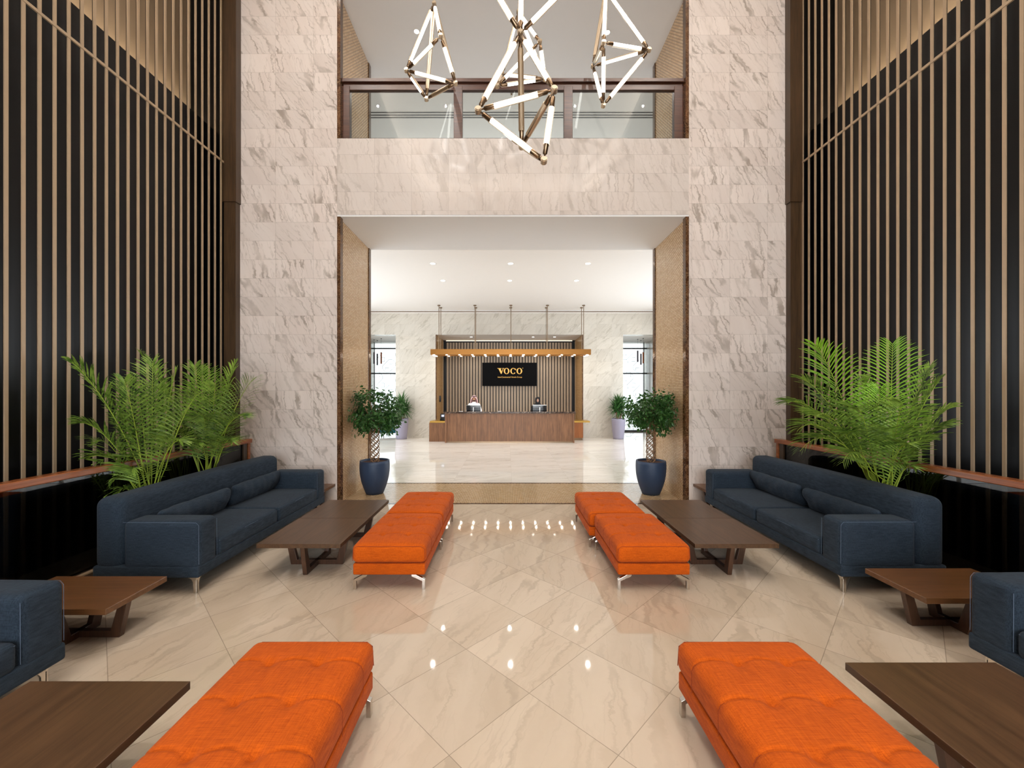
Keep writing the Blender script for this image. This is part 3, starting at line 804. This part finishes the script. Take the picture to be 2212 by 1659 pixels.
palm('left areca palm nearer the portal wall, arching over the handrail', (-4.005, 5.35, 0), tips_px([
    (306, 768, 5.0), (548, 818, 5.3), (508, 785, 5.6), (480, 860, 5.3), (500, 905, 5.2), (503, 955, 5.1), (455, 800, 5.3), (420, 790, 5.1), (530, 900, 5.0),
    (395, 850, 5.4), (440, 900, 5.0), (470, 930, 5.5), (350, 880, 5.1), (430, 960, 4.9), (465, 830, 5.0), (520, 850, 5.0), (380, 930, 5.0)]), 7, (6,))
palm('single areca palm on the right with a bright young frond, behind the far right sofa', (3.995, 4.46, 0), tips_px([
    (1762, 745, 4.4), (1928, 742, 4.6), (2008, 795, 4.3), (2030, 822, 4.2), (2052, 882, 4.1), (1732, 818, 4.6), (1700, 870, 4.5), (1722, 930, 4.4), (1728, 975, 4.3),
    (2005, 950, 4.2), (2040, 920, 4.3), (1800, 850, 4.6), (1850, 880, 4.1), (1975, 1010, 4.15), (1950, 870, 4.0), (1780, 960, 4.2), (1900, 840, 4.3), (1760, 900, 4.2),
    (1830, 940, 4.2), (1740, 1010, 4.4), (1990, 885, 4.5), (1860, 820, 4.5), (1930, 930, 4.1), (1800, 905, 4.5), (1965, 960, 4.0), (1880, 910, 4.5), (1820, 1000, 4.1)]), 11, (0, 1, 16))

def leaf_cloud(n, rad, c, seed, size=.05, lumps=26):
    rnd = random.Random(seed); mb = MB()
    L = []
    for i in range(lumps):
        while True:
            v = Vector((rnd.uniform(-1, 1), rnd.uniform(-1, 1), rnd.uniform(-1, 1)))
            if .35 < v.length < 1: break
        if v.z < -.3 and math.hypot(v.x, v.y) < .4: v.z += .5
        L.append(Vector((v.x*rad[0], v.y*rad[1], v.z*rad[2])))
    for i in range(n):
        lc = rnd.choice(L); v = Vector((rnd.gauss(0, 1), rnd.gauss(0, 1), rnd.gauss(0, .8)))*.085
        p = Vector(c)+lc+v
        d = (lc+v).normalized()*.5 + Vector((rnd.uniform(-1, 1), rnd.uniform(-1, 1), rnd.uniform(-1.1, .2)))
        d.normalize(); s_ = d.cross(Vector((rnd.uniform(-1, 1), rnd.uniform(-1, 1), 1))).normalized()
        l = size*rnd.uniform(.8, 1.4); wd = l*.27; nn = d.cross(s_)
        mb.add([p, p+d*l*.35+s_*wd+nn*.006, p+d*l, p+d*l*.35-s_*wd+nn*.006, p+d*l*.45], [(0, 1, 4), (1, 2, 4), (2, 3, 4), (3, 0, 4)], 0, False)
    br = MB()
    for lc in L:
        q = Vector(c)+lc
        br.tube([Vector(c)+Vector((0, 0, -rad[2]*1.0)), Vector(c)+lc*.5+Vector((0, 0, -.03)), q], [.007, .005, .002], 5)
    return mb, br
def ficus(label, loc, seed):
    t = thing('potted_ficus', label, 'plant', loc, 0, 'blue potted ficus trees')
    pot_mesh(.150, .258, .60, .018).build('planter', 'pot_blue', t)
    MB().lathe([(.0005, .565), (.244, .565)], n=32).build('soil', 'soil', t)
    mb = MB()
    for k in range(8):
        sg = 1 if k % 2 else -1; a0 = 2*PI*(k//2)/4; pts = []
        for j in range(33):
            u = j/32; a = a0 + sg*u*2*PI*1.4
            r = min(.05+.4*u, .080) + .004*sg
            pts.append((r*math.cos(a)*.95, r*math.sin(a)*.95, .56+u*.62))
        mb.tube(pts, .0075, 6)
    mb.build('braided_trunk', 'bark', t)
    lf, br = leaf_cloud(2700, (.50, .42, .36), (0, 0, 1.50), seed, .074, 40)
    lim = 2.86-abs(loc[0]); sg_ = 1 if loc[0] > 0 else -1
    for m_ in (lf, br):
        for n_, v in enumerate(m_.v):
            x = v[0]*sg_
            if x > lim-.10: x = lim-.10 + .09*math.tanh((x-lim+.10)/.25)
            m_.v[n_] = (x*sg_, v[1], v[2])
    lf.build('foliage', 'ficus', t); br.build('branches', 'bark', t)
    return t
ficus('small ficus with braided trunk in a navy pot at the left side of the portal', (-2.50, 7.44, 0), 4)
ficus('small ficus with braided trunk in a navy pot at the right side of the portal', (2.50, 7.40, 0), 9)
def yucca(label, loc, seed):
    t = thing('potted_yucca', label, 'plant', loc, 0, 'lilac potted yuccas')
    pot_mesh(.205, .268, .80, .0, .018, 1.3).build('planter', 'pot_lilac', t)
    MB().lathe([(.0005, .76), (.25, .76)], n=24).build('soil', 'soil', t)
    rnd = random.Random(seed); mb = MB(); tr = MB()
    for (cx, cy, cz) in ((0, 0, 1.32), (.12, .03, 1.1), (-.1, -.04, 1.15)):
        tr.tube([(cx*.5, cy, .74), (cx*.8, cy, (cz+.74)/2), (cx, cy, cz)], .025, 8)
        for i in range(115):
            az = rnd.uniform(0, 2*PI); el = rnd.uniform(-.5, 1.35); l = rnd.uniform(.38, .62)
            d = Vector((math.cos(az)*math.cos(el), math.sin(az)*math.cos(el), math.sin(el)))
            s_ = d.cross(Vector((0, 0, 1))).normalized(); p = Vector((cx, cy, cz+rnd.uniform(-.15, .12)))
            vs = []; q = p.copy(); dd = d.copy()
            for j in range(5):
                wj = (.009, .021, .020, .012, .001)[j]; vs += [q-s_*wj, q+s_*wj]
                dd = (dd+Vector((0, 0, -.10*j*.8))).normalized(); q = q+dd*l/4
            mb.add(vs, [(2*j, 2*j+1, 2*j+3, 2*j+2) for j in range(4)], 0, False)
    mb.v = [(v[0], .27+.1*math.tanh((v[1]-.27)/.3) if v[1] > .27 else v[1], v[2]) for v in mb.v]
    mb.build('foliage', 'yucca', t); tr.build('trunk', 'bark', t)
yucca('spiky yucca in a tall lilac planter left of the reception wall', (-4.24, 16.1, 0), 2)
yucca('spiky yucca in a tall lilac planter right of the reception wall', (4.28, 16.1, 0), 6)

# ------------------------------------------------------------------ reception
t = thing('reception_desk', 'long wood veneer reception desk with dark marble top', 'desk', (0, 14.8, 0))
MB().box((-2.28, .035, .05), (2.28, .09, 1.065)).build('front_panel', 'desk_wood', t)
MB().box((-2.28, .05, 0), (2.28, .12, .05)).build('plinth', 'brass_dark', t)
for x in (-2.34, 2.28): MB().box((x, 0, 0), (x+.06, .9, 1.065)).build('end_panel', 'desk_wood', t)
MB().box((-2.38, -.03, 1.065), (2.38, .45, 1.125)).build('countertop', 'emperador_top', t, .004)
MB().box((-2.28, .45, .70), (2.28, .9, .74)).build('work_surface', 'desk_wood', t)
t = thing('desk_wing', 'low wooden desk extension with brass top left of the reception desk', 'counter', (-2.655, 15.2, 0), 0, 'reception desk wings')
MB().box((-.33, 0, 0), (.30, .75, .70)).build('body', 'desk_wood', t); MB().box((-.31, .01, .70), (.30, .76, .76)).build('top', 'brass_shine', t)
t = thing('desk_wing', 'narrow wooden desk extension with brass shelf right of the reception desk', 'counter', (2.60, 15.6, 0), 0, 'reception desk wings')
MB().box((-.2, .02, 0), (.18, .7, .09), 1).box((-.2, 0, .09), (.20, .72, .68)).build('body', [wood('orange_veneer', '7e4418', 'a05e28', 'z', .35, .7), 'brass_dark'], t)
MB().box((-.2, -.02, .68), (.46, .74, .735)).build('top', 'brass_shine', t)

t = thing('slatted_wall_panel', 'taupe vertical slat panel on black backing behind the reception', 'wall panel', (0, NY, 0))
MB().box((-2.78, -.06, .0), (2.78, -.02, NZ-.10)).build('backing', 'black', t)
mb = MB()
for k in range(43):
    x = -2.73+5.46*(k)/42; mb.box((x-.044, -.16, .0), (x+.044, -.06, NZ-.12), 0)
mb.build('slats', 'niche_slat', t)

# sign
t = thing('hotel_sign', 'black rectangular sign with large gold letters on the slat panel', 'sign', (.01, NY-.16, 2.62))
MB().box((-1.20, -.10, -.515), (1.20, 0, .515)).build('board', 'sign', t, .004)
def ring(mb, cx, cz, rx, rz, ix, iz, a0=0, a1=2*PI, n=40):
    vs = []; fs = []
    for k in range(n+1):
        a = a0+(a1-a0)*k/n
        for (px, pz) in ((rx, rz), (ix, iz)):
            for y in (0, .02): vs.append((cx+px*math.cos(a), -y, cz+pz*math.sin(a)))
    for k in range(n):
        o = 4*k; fs += [(o+1, o+3, o+7, o+5), (o, o+4, o+6, o+2), (o, o+1, o+5, o+4), (o+2, o+6, o+7, o+3)]
    fs += [(0, 2, 3, 1), (4*n, 4*n+1, 4*n+3, 4*n+2)]
    mb.add(vs, fs)
def poly(mb, pts):
    mb.prism(pts, .02, Matrix(((1, 0, 0, 0), (0, 0, -1, 0), (0, 1, 0, 0), (0, 0, 0, 1))))
z0, z1 = .02, .27; zc = (z0+z1)/2; hh = (z1-z0)/2
def placed(fnc, nm):
    mb = MB(); fnc(mb); o = mb.build(nm, 'gold', t); o.location = (0, -.10, 0); return o
def V(mb):
    a = z1-.018
    poly(mb, [(-.53, z1), (-.53, a), (-.485, a), (-.375, z0), (-.35, z0), (-.26, a), (-.225, a), (-.225, z1), (-.325, z1), (-.325, a), (-.285, a), (-.34, z0+.09), (-.385, a), (-.35, a), (-.35, z1)])
placed(V, 'letter_v')
placed(lambda mb: ring(mb, -.125, zc, .125, hh+.008, .065, hh-.012), 'letter_o')
def Cc(mb):
    ring(mb, .165, zc, .125, hh+.008, .065, hh-.012, .62, 2*PI-.62); poly(mb, [(.255, z1-.085), (.29, z1-.085), (.28, z1-.01), (.255, z1-.03)])
placed(Cc, 'letter_c')
placed(lambda mb: ring(mb, .44, zc, .125, hh+.008, .065, hh-.012), 'letter_o')
placed(lambda mb: poly(mb, [(.585, z1-.02), (.6, z1-.02), (.605, z1+.02), (.58, z1+.02)]), 'mark')
cu = bpy.data.curves.new('tagline', 'FONT'); cu.body = 'InterContinental Hotels Group'; cu.size = .085; cu.align_x = 'CENTER'; cu.extrude = .004
to = bpy.data.objects.new('tmp', cu); C.objects.link(to); bpy.context.view_layer.update()
me = bpy.data.meshes.new_from_object(to.evaluated_get(bpy.context.evaluated_depsgraph_get())); bpy.data.objects.remove(to)
me.materials.clear(); me.materials.append(M['gold'])
o = bpy.data.objects.new('tagline', me); C.objects.link(o); o.parent = t; o.location = (.02, -.105, -.15); o.rotation_euler = (PI/2, 0, 0)

# suspended bronze light frame over the desk
CY0, CY1 = 15.25, 15.95; cx0, cx1 = -2.95, 3.03
t = thing('suspended_light_frame', 'long bronze rectangular light frame hung over the reception desk', 'pendant light', (0, 15.6, 3.23))
mb = MB()
for a, b in (((cx0, CY0), (cx1, CY0+.16)), ((cx0, CY1-.16), (cx1, CY1)), ((cx0, CY0+.16), (cx0+.16, CY1-.16)), ((cx1-.16, CY0+.16), (cx1, CY1-.16))):
    mb.box((a[0], a[1]-15.6, 0), (b[0], b[1]-15.6, .205))
mb.build('frame', 'bronze', t)
for yy in (15.37, 15.80):
    for x in (-2.65, -1.3, .05, 1.42, 2.78):
        o = MB().lathe([(.055, HZ-3.23-.035), (.055, HZ-3.23)], (x, yy-15.6, 0), 18, caps=True).tube([(x, yy-15.6, .2), (x, yy-15.6, HZ-3.23-.03)], .012, 8).build('hanging_rod', 'brass_dark', t)
for yy in (CY0+.08, CY1-.08):
    for k in range(13):
        x = cx0+.12+(cx1-cx0-.24)*k/12
        MB().lathe([(.0005, -.014), (.034, -.014), (.036, 0)], (x, yy-15.6, 0), 14).build('spotlight', 'spot_lens', t)
for x in (cx0+.08, cx1-.08):
    for k in range(3):
        MB().lathe([(.0005, -.014), (.034, -.014), (.036, 0)], (x, CY0+.2+k*.14-15.6, 0), 14).build('spotlight', 'spot_lens', t)
for x in (-2.4, -1.2, 0, 1.2, 2.4): spot('frame_lamp', (x, 15.33, 3.2), 45, 120, WARM, .15)

# hall ceiling downlights
for n_, (px, py, y, lb) in enumerate(((935, 568, 10.4, 'left of the nearer row'), (1103, 569, 10.4, 'middle of the nearer row'), (1270, 569, 10.4, 'right of the nearer row'),
                     (957, 605, 12.0, 'left of the farther row'), (1101, 606, 12.0, 'middle of the farther row'), (1245, 606, 12.0, 'right of the farther row'))):
    p = at(px, py, y); disc_light('hall_downlight', 'recessed downlight in the white hall ceiling, '+lb, 'downlight', (p.x, p.y, HZ), .065, 'hall ceiling downlights', 28, ang=130)
for x in (-1.6, 1.0, 1.9):
    disc_light('niche_downlight', 'small recessed light in the niche ceiling, %s' % {-1.6: 'left', 1.0: 'middle', 1.9: 'right'}[x], 'downlight', (x, 17.2, NZ-.001), .05, 'niche ceiling lights', 40, ang=120, col=WARM)
for s_ in (-1, 1):  # added spots brightening the back wall, no fixtures there
    spot('wall_fill_spot', (s_*3.7, 15.2, HZ-.05), 30, 120, WARM, .2)

# monitors, desk things
def monitor(label, loc):
    t = thing('monitor', label, 'monitor', loc, 0, 'reception monitors')
    MB().rbox((0, 0, .09), (.53, .035, .245), .008, (3, 1, 3)).build('panel', 'screen_black', t)
    MB().box((-.265, -.01, .21), (.265, .018, .222)).build('bezel', 'chrome', t)
    MB().tube([(0, -.03, -.385), (0, -.03, .14)], .016, 10).build('stand', 'chrome', t)
    MB().box((-.10, -.10, -.385), (.10, .08, -.375)).build('foot', 'blackmetal', t)
monitor('black monitor seen from behind in front of the man in white', (-1.36, 15.43, 1.125))
monitor('black monitor seen from behind in front of the woman in black', (1.135, 15.43, 1.14))
bpy.data.objects['monitor'].location.z = 1.126; bpy.data.objects['monitor.001'].location.z = 1.126
t = thing('desk_phone', 'black desk device with a bluish screen at the left end of the reception desk', 'device', (-2.52, 15.45, .76))
MB().rbox((0, .05, .04), (.2, .2, .07), .01, (2, 2, 1)).rbox((0, .04, .16), (.19, .05, .20), .01, (2, 1, 2)).build('body', 'screen_black', t)
MB().box((-.05, .008, .14), (.05, .0145, .22)).build('display', 'screen_blue', t)
for x, lb in ((-1.78, 'small white card on the desk top left of the man'), (-.37, 'small white card on the desk top near the middle')):
    t = thing('desk_card', lb, 'card', (x, 14.95, 1.126), 0, 'small cards on the desk')
    MB().box((-.07, 0, 0), (.07, .12, .006)).build('paper', 'white_cloth', t)
t = thing('intercom', 'small black wall handset on the left mosaic side of the reception niche', 'intercom', (-NX+.012, 17.28, 1.55))
MB().rbox((.02, 0, 0), (.04, .16, .26), .01, (1, 2, 3)).build('body', 'screen_black', t)
MB().rbox((.05, -.03, 0), (.03, .05, .22), .01, (1, 1, 3)).build('handset', 'blackmetal', t)

# vestibule pendants
def pendant(px, py0, py1, y, mat, lb):
    a = at(px, py0, y); b = at(px, py1, y)
    t = thing('tube_pendant', lb, 'pendant light', (a.x, a.y, b.z), 0, 'dark glass tube pendants')
    MB().tube([(0, 0, 0), (0, 0, a.z-b.z)], .034, 14).build('shade', mat, t)
    MB().tube([(0, 0, a.z-b.z), (0, 0, NZ-b.z)], .003, 5).lathe([(.03, NZ-b.z-.02), (.03, NZ-b.z)], n=10, caps=True).build('cord', 'blackmetal', t)
for a in ((808, 761, 786, 18.1, 'violet', 'dark tube pendant in the left opening, leftmost of three'), (815, 764, 789, 18.3, 'violet', 'dark tube pendant in the left opening, middle and lowest of three'),
          (823.5, 761, 786, 17.7, 'amber', 'amber tube pendant in the left opening, nearest the marble wall'), (1377.5, 757.5, 782, 17.9, 'violet', 'dark tube pendant in the right opening, nearest the marble wall'),
          (1384.5, 764, 788, 18.3, 'violet', 'dark tube pendant in the right opening, middle and lowest of three'), (1389.5, 761, 785, 17.6, 'amber', 'amber tube pendant in the right opening, rightmost of three')): pendant(*a)

# teal armchair
t = thing('armchair', 'teal armchair in the left doorway behind the lilac planter', 'armchair', (-5.02, 17.3, 0), math.radians(25))
MB().rbox((0, 0, .26), (.80, .75, .24), .04, (4, 4, 2)).build('seat', 'teal', t)
MB().rbox((0, .32, .50), (.80, .16, .50), .05, (4, 2, 4)).build('backrest', 'teal', t)
for s_ in (-1, 1): MB().rbox((s_*.34, -.02, .40), (.13, .72, .38), .04, (2, 4, 3)).build('arm', 'teal', t)
for sx in (-1, 1):
    for sy in (-1, 1): MB().tube([(sx*.32, sy*.28, 0), (sx*.32, sy*.28, .15)], .015, 8).build('leg', 'blackmetal', t)

# ------------------------------------------------------------------ people
def skin_mesh(verts, edges, root=0, lev=1):
    me = bpy.data.meshes.new('skel'); me.from_pydata([v[:3] for v in verts], edges, [])
    o = bpy.data.objects.new('skel', me); C.objects.link(o)
    m = o.modifiers.new('skin', 'SKIN'); m.use_smooth_shade = True
    for i, v in enumerate(verts):
        me.skin_vertices[0].data[i].radius = (v[3], v[4] if len(v) > 4 else v[3])
    me.skin_vertices[0].data[root].use_root = True
    sb = o.modifiers.new('sub', 'SUBSURF'); sb.levels = lev; sb.render_levels = lev
    bpy.context.view_layer.update()
    r = bpy.data.meshes.new_from_object(o.evaluated_get(bpy.context.evaluated_depsgraph_get()))
    bpy.data.objects.remove(o); return r
def person(label, loc, H, skin, robe, hands, head_tilt=.25):
    t = thing('person', label, 'person', loc)
    s_ = H/1.75
    V_ = [(0, 0, .95, .13, .10), (0, 0, 1.15, .12, .09), (0, 0, 1.36, .14, .09), (0, -.01, 1.47, .055), (0, -.02, 1.52, .052)]
    E = [(0, 1), (1, 2), (2, 3), (3, 4)]
    for sx, (hx, hy, hz) in zip((-1, 1), hands):
        i = len(V_)
        ex = sx*.27; ey = -.03; ez = 1.12
        V_ += [(sx*.10, 0, .88, .085), (sx*.11, 0, .48, .055), (sx*.11, .01, .08, .038), (sx*.12, -.12, .04, .035)]
        E += [(0, i), (i, i+1), (i+1, i+2), (i+2, i+3)]
        j = len(V_)
        V_ += [(sx*.18, 0, 1.40, .055), (ex, ey, ez, .04), (hx, hy+.10, hz+.05, .028), (hx, hy+.02, hz+.02, .032, .018)]
        E += [(2, j), (j, j+1), (j+1, j+2), (j+2, j+3)]
        for k in range(5):
            f = len(V_); fx = (k-1.5)*.018 if k < 4 else sx*-.05
            ln = (.075, .085, .08, .065, .03)[k]
            if k < 4: V_ += [(hx+fx, hy-.03, hz+.018, .009), (hx+fx*1.15, hy-.03-ln*.6, hz+.012, .008), (hx+fx*1.2, hy-.03-ln, hz+.002, .007)]
            else: V_ += [(hx+sx*-.03, hy+.0, hz+.015, .010), (hx+sx*-.048, hy-.03, hz+.01, .008), (hx+sx*-.05, hy-.05, hz+.004, .007)]
            E += [(j+3, f), (f, f+1), (f+1, f+2)]
    V_ = [tuple(c*s_ for c in v) for v in V_]
    me = skin_mesh(V_, E)
    bm = bmesh.new(); bm.from_mesh(me)
    hc = Vector((0, -.035, 1.64))*s_
    def ell(c, r):
        mm = MB().sphere(tuple(Vector(c)*s_), tuple(q*s_ for q in r), 20, 14); m2 = bpy.data.meshes.new('e'); m2.from_pydata(mm.v, [], mm.f); bm.from_mesh(m2)
    ell((0, -.02, 1.65), (.074, .095, .105)); ell((0, -.055, 1.585), (.052, .055, .05)); ell((0, -.118, 1.63), (.012, .018, .024)); ell((0, -.11, 1.655), (.008, .014, .03))
    for q in (-1, 1): ell((q*.077, -.01, 1.64), (.010, .02, .03))
    ell((0, -.02, 1.52), (.05, .05, .07))
    m3 = bpy.data.meshes.new('body'); bm.to_mesh(m3); bm.free()
    b = bpy.data.objects.new('body', m3); C.objects.link(b); b.parent = t; m3.materials.append(M[skin])
    r = b.modifiers.new('remesh', 'REMESH'); r.mode = 'VOXEL'; r.voxel_size = .009; r.use_smooth_shade = True
    r2 = b.modifiers.new('smooth', 'SMOOTH'); r2.iterations = 2; r2.factor = .5
    for q in (-1, 1):
        MB().sphere((q*.031*s_, -.112*s_, 1.652*s_), (.013*s_, .007*s_, .007*s_), 10, 6).build('eye', 'hair', t)
        MB().tube([(q*.015*s_, -.117*s_, 1.672*s_), (q*.048*s_, -.108*s_, 1.673*s_)], .0045*s_, 6).build('eyebrow', 'hair', t)
    MB().sphere((0, -.112*s_, 1.597*s_), (.022*s_, .009*s_, .007*s_), 12, 6).build('mouth', 'lips', t)
    # robe: one garment with sleeves
    rv = [(0, 0, 1.0, .17, .13), (0, 0, 1.2, .165, .125), (0, 0, 1.37, .165, .115), (0, -.012, 1.49, .066), (0, 0, .6, .19, .15), (0, 0, .12, .22, .17), (0, -.02, 1.535, .057)]
    re = [(0, 1), (1, 2), (2, 3), (0, 4), (4, 5), (3, 6)]
    for sx, (hx, hy, hz) in zip((-1, 1), hands):
        j = len(rv); rv += [(sx*.185, 0, 1.385, .075), (sx*.275, -.03, 1.12, .06), (hx, hy+.12, hz+.06, .05)]; re += [(2, j), (j, j+1), (j+1, j+2)]
    g = bpy.data.objects.new('robe', skin_mesh([tuple(c*s_ for c in v) for v in rv], re, 0, 2)); C.objects.link(g); g.parent = t
    g.data.materials.clear(); g.data.materials.append(M[robe])
    for p in g.data.polygons: p.use_smooth = True
    return t, s_
def scarf(t, s_, mat, name, rx, ry, top, drops, face=(.9, 1.15)):
    "cloth around the head, open over the face; rings from crown to shoulder"
    vs = []; n = 30; fs = []
    rings = drops
    for (z, r1, r2, gap) in rings:
        for k in range(n+1):
            a = -PI/2 + gap + (2*PI-2*gap)*k/n
            fold = 1+.05*math.sin(a*9)*(1 if z < 1.62 else .2)
            vs.append((r1*math.cos(a)*fold*s_, (-.015+r2*math.sin(a)*fold)*s_, z*s_))
    q = n+1
    for i in range(len(rings)-1):
        for k in range(n): fs.append((i*q+k, (i+1)*q+k, (i+1)*q+k+1, i*q+k+1))
    o = MB().add(vs, fs, 0, True).build(name, mat, t)
    so = o.modifiers.new('solid', 'SOLIDIFY'); so.thickness = .006; so.offset = 1
    return o
man, s1 = person('man in a white robe and red checked headscarf standing behind the desk', (-1.38, 16.0, 0), 1.69, 'skin', 'white_cloth', ((-.25, -.42, .78), (.23, -.42, .78)))
scarf(man, s1, 'check', 'headscarf', .1, .1, 1.75, [(1.765, .01, .01, .02), (1.76, .045, .055, .02), (1.735, .078, .098, .02), (1.70, .092, .115, .05), (1.67, .098, .115, .62), (1.62, .122, .105, .85), (1.56, .135, .10, .95), (1.50, .14, .10, 1.0), (1.43, .15, .13, 1.05), (1.34, .15, .16, 1.35)])
MB().lathe([(.094*s1, 1.705*s1), (.104*s1, 1.712*s1), (.094*s1, 1.719*s1), (.104*s1, 1.727*s1), (.090*s1, 1.735*s1)], (0, 0, 0), 26).build('head_cord', 'black_cloth', man)
hc_ = bpy.data.objects['head_cord']; hc_.scale = (1.0, 1.22, 1); hc_.location = (0, -.018, .012)
mb = MB().sphere((0, -.068*s1, 1.560*s1), (.047*s1, .048*s1, .030*s1), 16, 10)
mb.build('beard', 'hair', man)
bpy.data.objects['mouth'].location = (0, -.016, -.002)
wom, s2 = person('woman in a black robe and black headscarf standing behind the desk', (1.10, 16.0, 0), 1.63, 'skin_light', 'black_cloth', ((-.30, -.42, .80), (.20, -.42, .78)))
scarf(wom, s2, 'black_cloth', 'headscarf', .1, .1, 1.75, [(1.765, .01, .01, .02), (1.762, .045, .055, .02), (1.74, .078, .098, .02), (1.705, .092, .118, .05), (1.685, .098, .118, .45), (1.65, .10, .115, .62), (1.60, .102, .11, .6), (1.565, .10, .105, .4), (1.545, .095, .115, .05), (1.50, .10, .115, .01), (1.45, .13, .12, .01), (1.38, .19, .14, .01)])
